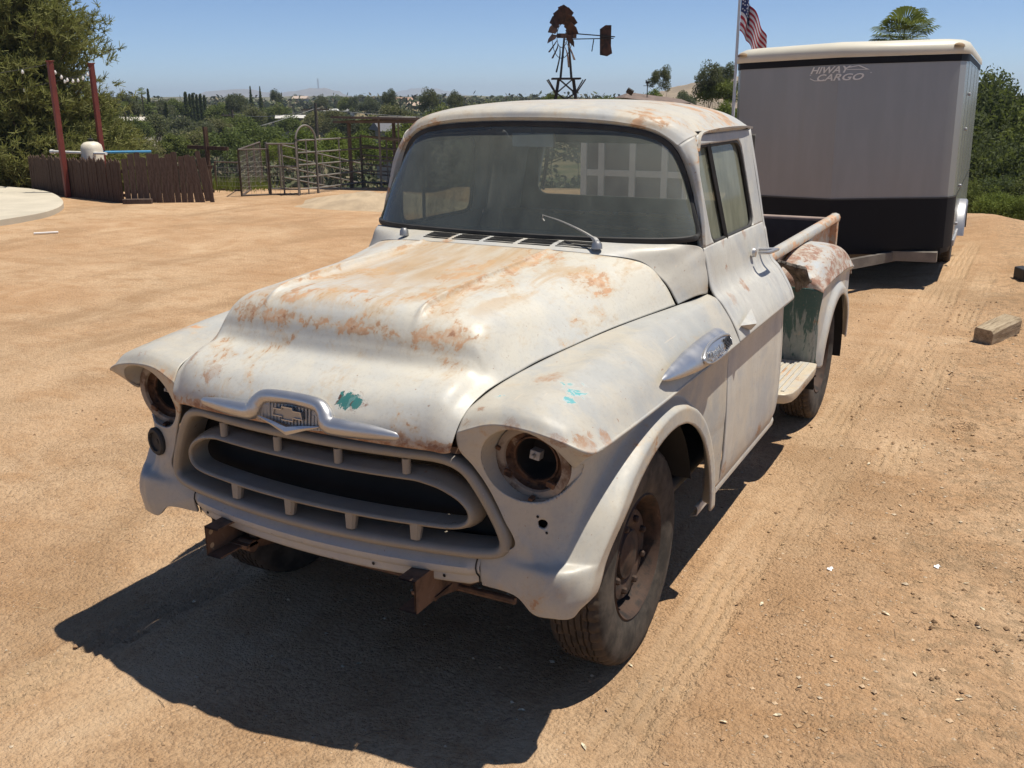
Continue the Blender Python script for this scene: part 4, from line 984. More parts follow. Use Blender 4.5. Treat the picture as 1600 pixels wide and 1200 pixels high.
def track(pts, w=.20, depth=.020, seed=0, ribs=True):
    P = arc_resample(spline(np.array(pts, float), 60), 90)
    global rel
    m = (GX > P[:, 0].min() - .4) & (GX < P[:, 0].max() + .4) & (GY > P[:, 1].min() - .4) & (GY < P[:, 1].max() + .4)
    q = np.stack([GX[m], GY[m]], 1); best = np.full(len(q), 9.0); lat = np.zeros(len(q)); lon = np.zeros(len(q)); L = 0
    for a, b in zip(P[:-1], P[1:]):
        d = b - a; l = np.hypot(*d); d = d / l; r_ = q - a; s_ = np.clip(r_ @ d, 0, l); e = r_ - s_[:, None] * d; dd = np.hypot(e[:, 0], e[:, 1])
        u = dd < best; best[u] = dd[u]; lat[u] = (r_[:, 0] * d[1] - r_[:, 1] * d[0])[u]; lon[u] = L + s_[u]; L += l
    inside = sstep(w / 2 + .02, w / 2 - .012, best)
    fade = (.15 + .85 * sstep(-.22, .2, vnoise(lon / .7, lat * 0 + seed, 11))) * (.4 + .6 * sstep(-.3, .1, vnoise(lon / .09, lat / .05, 12)))
    lat = lat + .006 * np.sin(lon * 9) + .012 * vnoise(lon / .12, lat / .12, 13) 
    groove = .8 * (np.abs(((lat / w * 4 + .5) % 1) - .5) < .16) * .018
    cleat = (np.abs(((lon / .062 + np.sign(lat) * .25) % 1) - .5) < .22) * (np.abs(lat) > w * .20) * .012
    berm = np.exp(-((best - w / 2 - .015) / .018) ** 2) * .008
    z = rel[m]; z = z * (1 - .65 * inside * fade) + fade * (inside * (-depth + groove + cleat) + berm); rel[m] = z; TRK[m] = np.maximum(TRK[m], inside * (.25 + .75 * fade))
track([(.98, -.9), (.985, .2), (1.0, 1.4), (1.0, 2.6), (1.05, 5.0), (1.12, 7.8), (1.22, 10.4)], .21, seed=1)
track([(1.16, 1.2), (1.15, 2.2), (1.24, 3.5), (1.28, 5.4), (1.29, 8.4), (1.33, 11)], .20, seed=2)
track([(1.42, 2.4), (1.45, 4.2), (1.52, 6.5), (1.60, 9)], .20, seed=3)
track([(-1.02, -1.5), (-.955, -.95), (-.94, -.68), (-.925, -.37), (-.86, 0), (-.8, 1)], .20, .014, seed=4)
track([(-1.30, -1.3), (-1.22, -.5), (-1.25, .6), (-1.45, 2)], .20, .009, seed=5)
track([(.80, -.05), (.74, -.6), (.62, -1.1), (.45, -1.7)], .20, .010, seed=6)
hole = np.hypot(GX - 1.70, GY - 3.3); rel -= .05 * np.exp(-(hole / .06) ** 2) - .02 * np.exp(-((hole - .11) / .04) ** 2)
GZ = GZ + rel * near
# keep the four contact patches level
for (wx, wy) in ((.748, .055), (-.748, .055), (.785, 3.13), (-.785, 3.13)):
    k = np.exp(-(((GX - wx) / .16) ** 2 + ((GY - wy) / .20) ** 2) ** 2); GZ = GZ * (1 - k) + (.004) * k
# far beyond the yard: gentle noise is enough
def dirt():
    b = NB('tan_dirt'); v = b.coord()
    x, y, z = b.sep(v)
    big = b.noise(v, .35, 5, .6, .4); mid = b.noise(b.mapping(v, (1, 1.6, 1)), 2.2, 8, .65, .3); fine = b.noise(v, 38, 6, .7); grit = b.noise(v, 150, 3, .6)
    c = b.mix(b.ramp(big, .35, .65), (.52, .325, .180), (.60, .412, .250))
    c = b.mix(b.math('MULTIPLY', b.ramp(mid, .42, .70), .65), c, (.43, .245, .118))
    c = b.mix(b.math('MULTIPLY', b.ramp(mid, .40, .22), .6), c, (.62, .47, .32))
    c = b.mix(b.math('MULTIPLY', b.ramp(fine, .44, .66), .55), c, (.30, .185, .105))
    c = b.mix(b.math('MULTIPLY', b.ramp(grit, .60, .70), .45), c, (.62, .52, .40))
    patch = b.noise(b.mapping(v, (1, .55, 1), (4, 2, 0)), .9, 7, .62, .8); c = b.mix(b.math('MULTIPLY', b.ramp(patch, .50, .66), .55), c, (.38, .235, .125)); c = b.mix(b.math('MULTIPLY', b.ramp(patch, .44, .30), .5), c, (.62, .455, .295))
    peb = b.voronoi(v, 42, 'F1'); c = b.mix(b.math('MULTIPLY', b.ramp(peb, .14, .09), b.ramp(b.noise(v, 7, 3), .52, .60)), c, (.60, .52, .42))
    at_ = b.n('Attribute'); at_.attribute_name = 'packed'; pk = at_.outputs['Fac']; c = b.mix(b.math('MULTIPLY', pk, .45), c, (.60, .435, .275))
    # clod shadows painted into the colour: darker, greyer crumbs toward the bank on the right
    bank = b.math('MULTIPLY', b.ramp(x, 1.25, 1.8), b.ramp(b.noise(v, 14, 8, .7), .46, .60))
    c = b.mix(b.math('MULTIPLY', bank, .55), c, (.28, .195, .115))
    # beyond the yard: dry brush on the slopes
    n = b.n('VectorMath', operation='DISTANCE'); b.l(v, n.inputs[0]); n.inputs[1].default_value = (1.9, -2.9, 1.0)
    far = b.ramp(n.outputs['Value'], 23, 34)
    g = b.noise(v, .05, 6, .65); veg = b.mix(b.ramp(g, .40, .55), (.21, .165, .095), (.075, .085, .035)); veg = b.mix(b.ramp(b.noise(v, .012, 4), .55, .7), veg, (.25, .19, .13))
    c = b.mix(far, c, veg)
    vg = b.voronoi(v, 75, 'F1'); loose = b.ramp(patch, .36, .60, .75, 1.12); h = b.math('ADD', b.math('ADD', b.math('MULTIPLY', b.math('MULTIPLY', b.math('SUBTRACT', fine, .5), loose), 1.2), b.math('MULTIPLY', grit, .45)), b.math('ADD', b.math('MULTIPLY', mid, 1.6), b.math('MULTIPLY', b.math('MULTIPLY', b.math('SUBTRACT', vg, .45), loose), -.5)))
    return b.done(b.bsdf(c, .95, 0, b.bump(h, 1.0, .022), .15))
M_DIRT = dirt()
gf_ = np.array(gridfaces(len(gx), len(gy)))
ground = link('ground', mesh('ground', np.stack([GX, GY, GZ], -1).reshape(-1, 3), gf_, M_DIRT, True, None)); tag(ground, kind='structure')
pa = ground.data.attributes.new('packed', 'FLOAT', 'POINT'); pa.data.foreach_set('value', TRK.ravel().astype(np.float32))
def gz(x, y): return float(ground_h(x, y))

# loose stones and crumbs
rs = np.random.RandomState(7)
oct_v = np.array([(1, 0, 0), (-1, 0, 0), (0, 1, 0), (0, -1, 0), (0, 0, 1), (0, 0, -1)], float); oct_f = [(0, 2, 4), (2, 1, 4), (1, 3, 4), (3, 0, 4), (2, 0, 5), (1, 2, 5), (3, 1, 5), (0, 3, 5)]
n = 16000
u = rs.rand(n)
X = np.where(u < .55, 1.0 + 2.2 * rs.rand(n) ** .8, -3.5 + 6 * rs.rand(n)); Y = -1.6 + 9 * rs.rand(n) ** 1.3
def height_at(X, Y):
    i = np.clip(np.searchsorted(gx, X), 1, len(gx) - 1); j = np.clip(np.searchsorted(gy, Y), 1, len(gy) - 1); return GZ[i, j]
Z = height_at(X, Y); S = .0018 + .008 * rs.rand(n) ** 6 + .003 * (X > 1.3) * rs.rand(n)
V = (oct_v[None] * (S[:, None, None] * (.6 + .8 * rs.rand(n, 6, 3)))) * [1.2, 1, .7] + np.stack([X, Y, Z + S * .3], 1)[:, None]
Fa = (np.array(oct_f)[None] + 6 * np.arange(n)[:, None, None]).reshape(-1, 3)
def islandmat(name, cols, rough=.9, spec=.2):
    b = NB(name); g = b.n('NewGeometry'); r_ = b.n('ValToRGB'); cr_ = r_.color_ramp; cr_.interpolation = 'CONSTANT'
    while len(cr_.elements) < len(cols): cr_.elements.new(.5)
    for i, c in enumerate(cols): cr_.elements[i].position = i / len(cols); cr_.elements[i].color = (*c, 1)
    b.l(g.outputs['Random Per Island'], r_.inputs[0]); return b.done(b.bsdf(r_.outputs[0], rough, spec=spec))
o = link('loose_stones', mesh('loose_stones', V.reshape(-1, 3), Fa, islandmat('stone_colours', [(.42, .28, .16), (.33, .21, .12), (.50, .36, .23), (.40, .27, .155), (.52, .42, .30), (.22, .14, .08)]), False)); tag(o, 'scattered small stones and crumbs of dirt', 'stones', kind='stuff')
# twigs and straw
tw = MB()
for k in range(260):
    x = rs.uniform(.95, 3.0) if k < 190 else rs.uniform(-2.5, 1.0); y = rs.uniform(-1.2, 4.5); z = float(height_at(np.array([x]), np.array([y]))[0]); a = rs.uniform(0, 6.3); l = rs.uniform(.01, .045)
    tw.tube([(x - l * math.cos(a), y - l * math.sin(a), z + .002), (x, y, z + .004 + l * .08), (x + l * math.cos(a), y + l * math.sin(a), z + .002)], .0009, 3, cap=False)
o = tw.build('dry_twigs', islandmat('twig_colours', [(.16, .11, .07), (.30, .22, .13), (.10, .07, .05), (.40, .32, .2)]), smooth=False); tag(o, 'scattered bits of straw and twig on the dirt', 'twigs', kind='stuff')
# leaf scraps
lv = np.array([(0, -1, 0), (.35, -.4, .12), (.3, .35, .18), (0, 1, .05), (-.3, .4, .2), (-.36, -.35, .1), (0, 0, .02)])
LM = mesh('leaf_scrap', lv * .017, [(0, 1, 6), (1, 2, 6), (2, 3, 6), (3, 4, 6), (4, 5, 6), (5, 0, 6)], simple('dry_leaf', (.50, .43, .30), .8, var=.4, scale=60), False)
for (x, y) in [(1.75, .397), (1.604, .764), (1.935, .985), (.883, -.516), (.851, -.033), (1.157, .611), (1.38, -.075), (1.412, .114), (1.865, 1.178), (.988, -.085), (1.234, -.196), (.627, -.443), (1.52, 1.9), (1.30, 2.4), (1.9, .3), (-.02, -.464)]:
    z = float(height_at(np.array([x]), np.array([y]))[0])
    o = link('leaf_scrap', LM, None, (x, y, z + .004), (rs.uniform(-.3, .3), rs.uniform(-.3, .3), rs.uniform(0, 6)), rs.uniform(.55, 1.15)); tag(o, 'curled pale dry leaf scrap lying on the dirt beside the truck', 'leaf', 'dry leaf scraps on the dirt')
for (x, y, lab) in [(1.341, 1.034, 'tiny white paper scrap on the dirt nearer the pickup'), (1.741, 1.279, 'tiny white paper scrap on the crumbly dirt bank')]:
    z = float(height_at(np.array([x]), np.array([y]))[0]); o = MB().box((0, 0, 0), (.020, .012, .003), (.2, .3, 0)).box((.006, .01, .003), (.012, .014, .002), (.3, -.3, .6)).build('paper_scrap', simple('white_paper', (.75, .75, .75), .7, var=.05), smooth=False); o.location = (x, y, z + .004); tag(o, lab, 'paper scrap')
# wooden chock and rubber ramp on the bank
def weathered_wood(name, a, b2, scale=(2, 14, 14)):
    b = NB(name); v = b.mapping(b.coord(), scale); n = b.noise(v, 2.0, 8, .7, .4); c = b.mix(b.ramp(n, .32, .68), a, b2); c = b.mix(b.math('MULTIPLY', b.ramp(b.noise(v, 5, 5, .7), .56, .66), .8), c, [k * .3 for k in a])
    return b.done(b.bsdf(c, .9, 0, b.bump(n, .7, .01), .2))
blk = MB().put(*sweep([(-.26, 0, 0), (-.255, 0, 0), (0, .004, .002), (.255, 0, 0), (.26, 0, 0)], [(-.075, -.07), (.075, -.07), (.078, .045), (.06, .07), (-.07, .072), (-.078, .05)], cap=True, scale=[.94, 1, 1.02, 1, .95]))
o = blk.build('wood_block', weathered_wood('grey_timber', (.21, .155, .095), (.40, .32, .22)), smooth=False, bevel=.006)
x, y = 1.80, 5.85; o.location = (x, y, gz(x, y) + .075); o.rotation_euler = (R(4), R(-4), R(68)); tag(o, 'weathered squared timber block lying on the dirt bank', 'wood block')
rb = MB().put([(-.25, -.12, 0), (.25, -.12, 0), (.25, .12, 0), (-.25, .12, 0), (-.25, -.12, .14), (-.25, .12, .14), (-.17, -.12, .15), (-.17, .12, .15), (.02, -.12, .065), (.02, .12, .065), (.25, -.12, .03), (.25, .12, .03)],
             [(0, 3, 2, 1), (0, 4, 5, 3), (4, 6, 7, 5), (6, 8, 9, 7), (8, 10, 11, 9), (10, 1, 2, 11), (0, 1, 10, 8, 6, 4), (3, 5, 7, 9, 11, 2)])
o = rb.build('wheel_chock', simple('black_rubber', (.022, .022, .024), .6, var=.3, bump=.002), smooth=False, bevel=.012); x, y = 2.12, 8.6; o.location = (x, y, gz(x, y) + .0); o.rotation_euler = (0, 0, R(25)); tag(o, 'black moulded rubber wheel chock on the dirt bank', 'wheel chock')
o = MB().box((0, 0, 0), (.34, .06, .02)).box((.02, .035, -.003), (.22, .03, .012)).build('plastic_strip', simple('white_plastic', (.72, .70, .66), .6, var=.06), smooth=False, bevel=.004); o.location = (-11.25, 6.75, gz(-11.25, 6.75) + .02); o.rotation_euler = (0, 0, R(52)); tag(o, 'short white strip lying alone on the open dirt', 'plastic strip')

# ------------------------------------------------------------------ concrete pad
pp = np.array([(-12.6, 6.0), (-12.82, 7.1), (-13.05, 7.97), (-13.4, 8.55), (-13.95, 9.15), (-14.87, 9.85), (-16.26, 10.67), (-17.46, 11.1), (-21, 11.4), (-24, 9), (-22, 4)])
pp = arc_resample(np.concatenate([spline(pp[:8], 40), pp[8:]]), 90, True); k = len(pp)
V = np.concatenate([np.c_[pp, np.full(k, .10)], np.c_[pp, np.full(k, -.1)]])
pad = add('concrete_pad', V, [tuple(range(k))] + [(i, k + i, k + (i + 1) % k, (i + 1) % k) for i in range(k)], simple('pale_concrete', (.47, .42, .33), .85, var=.1, scale=1.2, bump=.004), smooth=False, bevel=.01); tag(pad, kind='structure')

# ------------------------------------------------------------------ picket fence round the pump
M_WOOD = weathered_wood('dark_fence_wood', (.050, .030, .022), (.098, .065, .048), (14, 14, 2)); M_WOOD2 = weathered_wood('greyed_fence_wood', (.070, .048, .038), (.135, .098, .078), (14, 14, 2))
def picket_mesh(h, w=.085, t=.018, point=True):
    top = [(-w / 2, h - .06), (0, h), (w / 2, h - .06)] if point else [(-w / 2, h - .01), (0, h), (w / 2, h - .005)]
    o_ = [(-w / 2, 0), (w / 2, 0), top[2], top[1], top[0]]
    return mesh('picket', [(x, -t / 2, z) for x, z in o_] + [(x, t / 2, z) for x, z in o_], [(0, 1, 2, 3, 4), (9, 8, 7, 6, 5)] + [(i, 5 + i, 5 + (i + 1) % 5, (i + 1) % 5) for i in range(5)], [M_WOOD], False)
PK = [picket_mesh(h) for h in (.88, .90, .92)]; PK2 = [picket_mesh(h, .10, .02, False) for h in (.90, .94, .97)]
for m in PK2: m.materials[0] = M_WOOD2
def picket_run(a, b, n, meshes, label, gap=0, tilt=0, drop=0, h0=.0):
    a = np.array(a); b = np.array(b); d = (b - a); ang = math.atan2(d[1], d[0]); f = empty('picket_fence', (a[0], a[1], gz(*a)), label, 'fence')
    f.rotation_euler = (0, 0, ang); L = np.hypot(*d)
    for i in range(n):
        o_ = link('picket', meshes[i % len(meshes)], f, ((i + .5) / n * L, rs.uniform(-.008, .008), rs.uniform(-.045, .03) + h0), (rs.uniform(-.01, .01), tilt + rs.uniform(-.012, .012), rs.uniform(-.05, .05)), (L / n / (.085 if meshes is PK else .10) * rs.uniform(.89, 1.0), 1, 1))
    for z in (.22, .68):
        MB().bar((.0, .03, z + h0), (L, .03, z + h0), .04, .06).build('fence_rail', M_WOOD, f, smooth=False)
    return f
picket_run((-17.69, 11.29), (-13.80, 10.42), 42, PK, 'long dark brown run of pointed pickets beside the concrete pad')
picket_run((-13.76, 10.43), (-12.62, 11.10), 11, PK2, 'greyed brown run of flat boards meeting the pointed pickets at the corner')
picket_run((-12.60, 11.12), (-12.28, 11.32), 4, PK2, 'short loose fence section leaning out at the end of the board run', tilt=-.13)
MB().box((0, 0, .0), (.55, .12, .10)).build('timber', M_WOOD2, smooth=False, bevel=.01)
o = COL.objects['timber']; o.location = (-13.45, 10.45, .05); o.rotation_euler = (0, 0, R(30)); tag(o, 'short timber offcut lying at the fence corner', 'timber')
for nm, (x, y), z1, lab in (('fence_post', (-12.95, 11.9), 1.42, 'thin dark wooden post with a crossbar behind the fence boards'),):
    f = empty(nm, (x, y, 0), lab, 'post'); MB().bar((0, 0, 0), (0, 0, z1), .07).build('post', M_WOOD, f, smooth=False); MB().bar((-.5, -.02, 1.02), (.55, .02, 1.0), .05, .07).build('crossbar', M_WOOD, f, smooth=False)
M_RED = simple('red_brown_paint', (.15, .028, .018), .55, var=.2, scale=3)
posts = []
for (x, y, h, lab) in ((-15.94, 10.82, 2.70, 'tall red-brown steel post in front of the picket fence'), (-16.9, 12.6, 2.72, 'tall red-brown steel post behind the picket fence')):
    o = MB().put(*sweep([(0, 0, -.1), (0, 0, h)], [(-.055, -.05), (.055, -.05), (.055, .05), (-.055, .05)], cap=True)).box((0, 0, h + .01), (.13, .12, .02)).build('light_post', M_RED, smooth=False, bevel=.006); o.location = (x, y, 0); tag(o, lab, 'post'); posts.append((x, y, h))
def wire(name, a, b, sag, r, mat, label, cat, n=24, group=None):
    a = np.array(a, float); b = np.array(b, float); t = np.linspace(0, 1, n)[:, None]; P = a * (1 - t) + b * t; P[:, 2] -= sag * 4 * (t * (1 - t))[:, 0]
    o = MB().tube(P, r, 4).build(name, mat); return tag(o, label, cat, group), P
M_WIRE = simple('dark_wire', (.03, .03, .032), .6); M_BULB = simple('bulb_glass', (.75, .72, .66), .2, var=.05)
for k, (a, b, sg, lab) in enumerate((((-15.94, 10.82, 2.62), (-16.9, 12.6, 2.66), .25, 'string of bulbs strung between the two red-brown posts'), ((-15.94, 10.82, 2.66), (-22.5, 8.2, 2.6), .30, 'string of bulbs running from the front red-brown post out of the yard'), ((-16.9, 12.6, 2.55), (-25, 10.5, 1.8), .25, 'string of bulbs running from the rear red-brown post past the pine'))):
    t = empty('string_light', a, lab, 'string lights'); o, P = wire('cable', np.zeros(3), np.array(b) - np.array(a), sg, .006, M_WIRE, None, None); o.parent = t
    for q in P[2:-1:3]: MB().lathe([(.004, .0), (.022, -.03), (.03, -.06), (.018, -.085), (.001, -.09)], tuple(q), 'z', 8).build('bulb', M_BULB, t)
# pressure tank behind the fence
tk = empty('pressure_tank', (*at(133, 21.0), -.02), 'cream rounded pressure tank rising behind the pickets', 'tank')
MB().lathe([(.01, .0), (.21, .02), (.22, .10), (.22, .98), (.20, 1.06), (.14, 1.11), (.06, 1.13), (.001, 1.135)], (0, 0, 0), 'z', 28).build('tank_body', simple('cream_paint', (.62, .57, .46), .5, var=.08), tk)
MB().lathe([(.03, 1.10), (.03, 1.16), (.06, 1.17), (.06, 1.19), (.001, 1.2)], (0, 0, 0), 'z', 10).tube([(0, 0, 1.19), (.02, 0, 1.26)], .01, 6).build('valve', M_WIRE, tk)
for (a, b, r_, c, lab) in (((*at(150, 21.8), zat(238, 21.8, 150)), (*at(227, 22.2), zat(237, 22.2, 227)), .03, (.03, .22, .42), 'blue pipe lying along the top of the enclosure'), ((-17.4, 11.7, .86), (-15.2, 11.3, .88), .03, (.70, .68, .63), 'white pipe running along behind the pointed pickets')):
    o = MB().tube([a, b], r_, 10).lathe([(r_ * 1.5, -.05), (r_ * 1.5, .05)], a, 'x', 10).build('pipe', simple('pipe_' + lab[:5].strip(), c, .5, var=.08)); tag(o, lab, 'pipe')

# ------------------------------------------------------------------ corral and shade roof
M_GALV = simple('galvanised_steel', (.17, .155, .135), .6, metal=.1, var=.25, scale=3); M_DKST = simple('dull_brown_steel', (.10, .075, .058), .7, var=.3, scale=3)
def corral(px0, d0, px1, d1, h, rails, label, mat=M_GALV, mids=1, lift=.12, group='corral panels behind the yard'):
    a = at(px0, d0); b = at(px1, d1); za, zb = gz(*a), gz(*b)
    f = empty('corral_panel', (a[0], a[1], za), label, 'corral panel', group); D = np.array([b[0] - a[0], b[1] - a[1], zb - za])
    for i in range(rails):
        z = lift + (h - lift) * i / (rails - 1); MB().tube([np.array([0, 0, z]), D + [0, 0, z]], .018, 8).build('rail', mat, f)
    for k in range(mids + 2):
        t = k / (mids + 1); MB().tube([D * t, D * t + [0, 0, h + .03]], .025 if k in (0, mids + 1) else .016, 8).build('upright', mat, f)
    return f
for args in ((458, 20.6, 488, 20.9, 1.12, 5, 'narrow galvanised corral gate under the bent pipe hoop'), (488, 20.9, 560, 22.5, 1.12, 5, 'long galvanised corral panel running back from the pipe hoop'), (560, 22.5, 640, 23.5, 1.15, 5, 'galvanised corral panel ending beneath the shade roof'),
             (560, 22.6, 700, 24.5, 1.15, 6, 'galvanised corral panel standing behind the pickup cab'), (410, 20.8, 458, 20.6, 1.05, 3, 'low galvanised corral panel beside the wire mesh pen'), (430, 24, 560, 26, 1.15, 5, 'rear galvanised corral panel across the pen'), (590, 22.2, 650, 22.6, 1.55, 4, 'taller pipe panel standing under the shade roof')):
    corral(*args, group=None)
a = at(457, 20.5); b = at(489, 20.9); c = (np.array(a) + np.array(b)) / 2; w = (np.array(b) - np.array(a)) / 2
hp = [(c[0] + w[0] * math.cos(t), c[1] + w[1] * math.cos(t), 1.1 + .32 * math.sin(t)) for t in np.linspace(math.pi, 0, 20)]
hp = [(a[0], a[1], 0)] + hp + [(b[0], b[1], 0)]
o = MB().tube(hp, .02, 8).build('pipe_hoop', M_GALV); tag(o, 'bent steel pipe hoop arching over the corral gate', 'pipe hoop')
# mesh pen
def mesh_pen(px0, d0, px1, d1, h, label):
    a = at(px0, d0); b = at(px1, d1); f = empty('wire_mesh_panel', (a[0], a[1], gz(*a)), label, 'mesh panel'); D = np.array([b[0] - a[0], b[1] - a[1], 0]); L = np.hypot(*D[:2]); e = D / L
    w = MB(); n = int(L / .10)
    for i in range(n): w.tube([e * (i * .10), e * (i * .10) + [0, 0, h]], .0028, 3, cap=False)
    for i in range(int(h / .10)): w.tube([np.array([0, 0, i * .1]), D + [0, 0, i * .1]], .0028, 3, cap=False)
    o_ = w.build('wire_grid', M_GALV, f, smooth=False); tag(o_, kind='stuff')
    for t in np.linspace(0, 1, max(2, int(L / 1.2) + 1)): MB().tube([D * t, D * t + [0, 0, h]], .022, 6).build('post', M_DKST, f)
    for z in (.02, h): MB().tube([np.array([0, 0, z]), D + [0, 0, z]], .018, 6).build('rail', M_DKST, f)
mesh_pen(365, 20.4, 412, 20.6, .95, 'wire mesh pen side with a brown top rail'); mesh_pen(412, 20.6, 458, 20.7, 1.05, 'wire mesh pen side joining the corral gate'); mesh_pen(326, 22.0, 365, 21.6, .62, 'low wire mesh fence beyond the leaning fence section')
mesh_pen(365, 20.4, 400, 24, .95, 'wire mesh pen side running away from the yard')
sr = empty('shade_roof', (*at(640, 22.5), 0), 'flat dark brown shade roof on thin posts above the corral', 'shade roof')
for (dx, dy) in ((-1.05, -.9), (.9, -.7), (-1.3, 1.2), (1.2, 1.3)): MB().bar((dx, dy, -.2), (dx, dy, 1.46), .06).build('post', M_DKST, sr, smooth=False)
MB().box((0, .2, 1.50), (2.9, 2.6, .05), (R(-1.5), R(1), R(10))).build('roof_sheet', M_DKST, sr, smooth=False)
for k in range(6): MB().bar((-1.4, -1.0 + k * .5, 1.45), (1.4, -.9 + k * .5, 1.46), .04, .05).build('purlin', M_DKST, sr, smooth=False)
# sandy heap
a = at(590, 18.5); n = 40; th = np.linspace(0, 2 * np.pi, n, endpoint=False); rings = []
for r_, z in ((1.5, -.05), (1.25, .03), (.95, .10), (.6, .17), (.3, .21), (.02, .22)):
    rings.append(np.stack([a[0] + 1.5 * r_ * np.cos(th) * (1 + .12 * np.sin(3 * th + 1)), a[1] + .8 * r_ * np.sin(th), z + .03 * np.sin(5 * th + r_ * 4) * (r_ > .1)], 1))
o = add('sand_heap', np.concatenate(rings), gridfaces(6, n, False, True), simple('pale_sand', (.38, .29, .19), .95, var=.15, scale=3, bump=.02, bscale=12)); tag(o, kind='structure')

# ------------------------------------------------------------------ cargo trailer
def panelmat(name, col, rough, spec=.5, var=.06, dirt=.18):
    b = NB(name); v = b.coord(); n = b.noise(b.mapping(v, (3, 3, .5)), 1.5, 5, .6)
    c = b.mix(b.ramp(n, .35, .7), [k * (1 - var) for k in col], [k * (1 + var) for k in col])
    c = b.mix(b.math('MULTIPLY', b.ramp(b.noise(b.mapping(v, (9, 9, .6)), 1, 5, .7), .55, .75), dirt), c, (.30, .25, .19))
    return b.done(b.bsdf(c, rough, 0, b.bump(b.noise(v, 1.2, 2), .15, .02), spec))
M_TG = panelmat('trailer_grey', (.25, .25, .25), .20, .6, .05, .10); M_TS = panelmat('trailer_side_silver', (.17, .18, .175), .25, .6); M_TB = panelmat('trailer_black', (.009, .009, .011), .55, .15, .05, .0); M_TC = simple('trailer_cream_cap', (.58, .54, .44), .45, var=.06, scale=2); M_TLOGO = simple('logo_grey', (.66, .64, .60), .5, var=.04); M_ALU = simple('aluminium', (.34, .34, .35), .45, metal=.6, var=.12)
tr = empty('cargo_trailer', (1.24, 8.0, 0), 'grey enclosed cargo trailer with cream roof cap parked behind the pickup', 'trailer')
tr.rotation_euler = (0, R(-1.25), R(1.7))
W, LN_ = 2.32, 4.6
# plan outline of the shell, local frame: origin at right front corner, x to the left is negative, y back
pl = [(0, LN_), (0, .32), (-.02, .17), (-.07, .06), (-.16, -.01), (-.62, -.16), (-1.16, -.36), (-1.70, -.17), (-2.16, .01), (-2.25, .07), (-2.30, .18), (-2.32, .34), (-2.32, LN_)]
seg_mat = [1, 1, 1, 0, 0, 0, 0, 0, 1, 1, 1, 1]
def shell(z0, z1, grow=0.0):
    c = np.array([-1.16, 2.2]); P = np.array(pl); Q = P + np.sign(P - c) * grow
    return np.concatenate([np.c_[Q, np.full(len(Q), z0)], np.c_[Q, np.full(len(Q), z1)]])
k = len(pl)
def used(V, F):
    u = sorted({i for q in F for i in q}); m = {a: b for b, a in enumerate(u)}; return V[u], [tuple(m[i] for i in q) for q in F]
fc = [(i + 1, i, k + i, k + i + 1) for i in range(k - 1)]
add('grey_front_panel', *used(shell(.935, 2.27), fc[2:9]), M_TG, tr, sharp=25)
add('side_panel', *used(shell(.935, 2.27), fc[:2]), M_TS, tr, sharp=25); add('side_panel', *used(shell(.935, 2.27), fc[9:]), M_TS, tr, sharp=25)
add('black_stone_guard', *used(shell(.42, .935, .003), fc[1:10]), M_TB, tr, sharp=25)
add('lower_side_panel', *used(shell(.42, .935), fc[:1]), M_TS, tr); add('lower_side_panel', *used(shell(.42, .935), fc[10:]), M_TS, tr)
add('dark_roof_trim', shell(2.268, 2.335, .006), fc, M_TB, tr, sharp=25)
add('guard_trim_strip', shell(.930, .945, .006), fc, simple('trim_dark', (.03, .03, .03), .4), tr, sharp=25)
# cream cap: rounded edge
lay = [(.012, 2.335), (.020, 2.36), (.016, 2.41), (-.01, 2.45), (-.06, 2.475), (-.14, 2.487), (-.6, 2.50)]
Pc = np.array(pl); c = np.array([-1.16, 2.2]); Vc = []
for g, z in lay:
    d = Pc - c; Q = Pc + np.sign(d) * np.minimum(np.abs(g), np.abs(d)) * np.sign(g); Vc.append(np.c_[Q, np.full(k, z)])
Vc.append(np.c_[np.repeat(c[None], k, 0) * [1, 1], np.full(k, 2.51)])
cap = add('roof_cap', np.concatenate(Vc), [tuple(reversed(q)) for q in gridfaces(len(Vc), k)], M_TC, tr, sharp=50)
for x in (-.10, -2.22): MB().lathe([(.06, 0), (.055, .02), (.03, .035), (.001, .04)], (x, .02, 2.40), 'z', 14).build('marker_lamp', simple('amber_lens', (.30, .20, .10), .3), cap)
add('rear_wall', [(0, LN_, .42), (-W, LN_, .42), (-W, LN_, 2.3), (0, LN_, 2.3)], [(0, 1, 2, 3)], M_TS, tr, smooth=False)
add('floor_frame', shell(.36, .42, -.02), fc + [tuple(range(k))], M_TB, tr, sharp=25)
MB().bar((.012, .3, .44), (.012, LN_, .44), .02, .06).build('side_rail_trim', M_ALU, tr, smooth=False)
for y in (.34, 1.2, 2.4, 3.6): MB().bar((.001, y, .95), (.001, y, 2.26), .004, .008).build('side_seam', M_TS, tr, smooth=False)
for z in (1.60, 1.95, 1.02, .62): MB().box((.02, .55, z), (.03, .06, .03)).build('side_clearance_lamp', M_ALU, tr, bevel=.006)
for sx in (-.25, -2.07):
    MB().bar((sx, .5, .33), (-1.16, -1.25, .33), .06, .10).build('tongue_beam', simple('tongue_steel', (.12, .105, .09), .6), tr, smooth=False)
MB().bar((-1.16, -1.2, .42), (-1.16, -1.2, 0.02), .06).build('tongue_jack', M_DKST, tr, smooth=False)
MB().box((-1.16, -.05, .34), (2.1, .12, .10)).build('front_crossmember', simple('pale_frame', (.16, .14, .115), .6), tr, smooth=False)
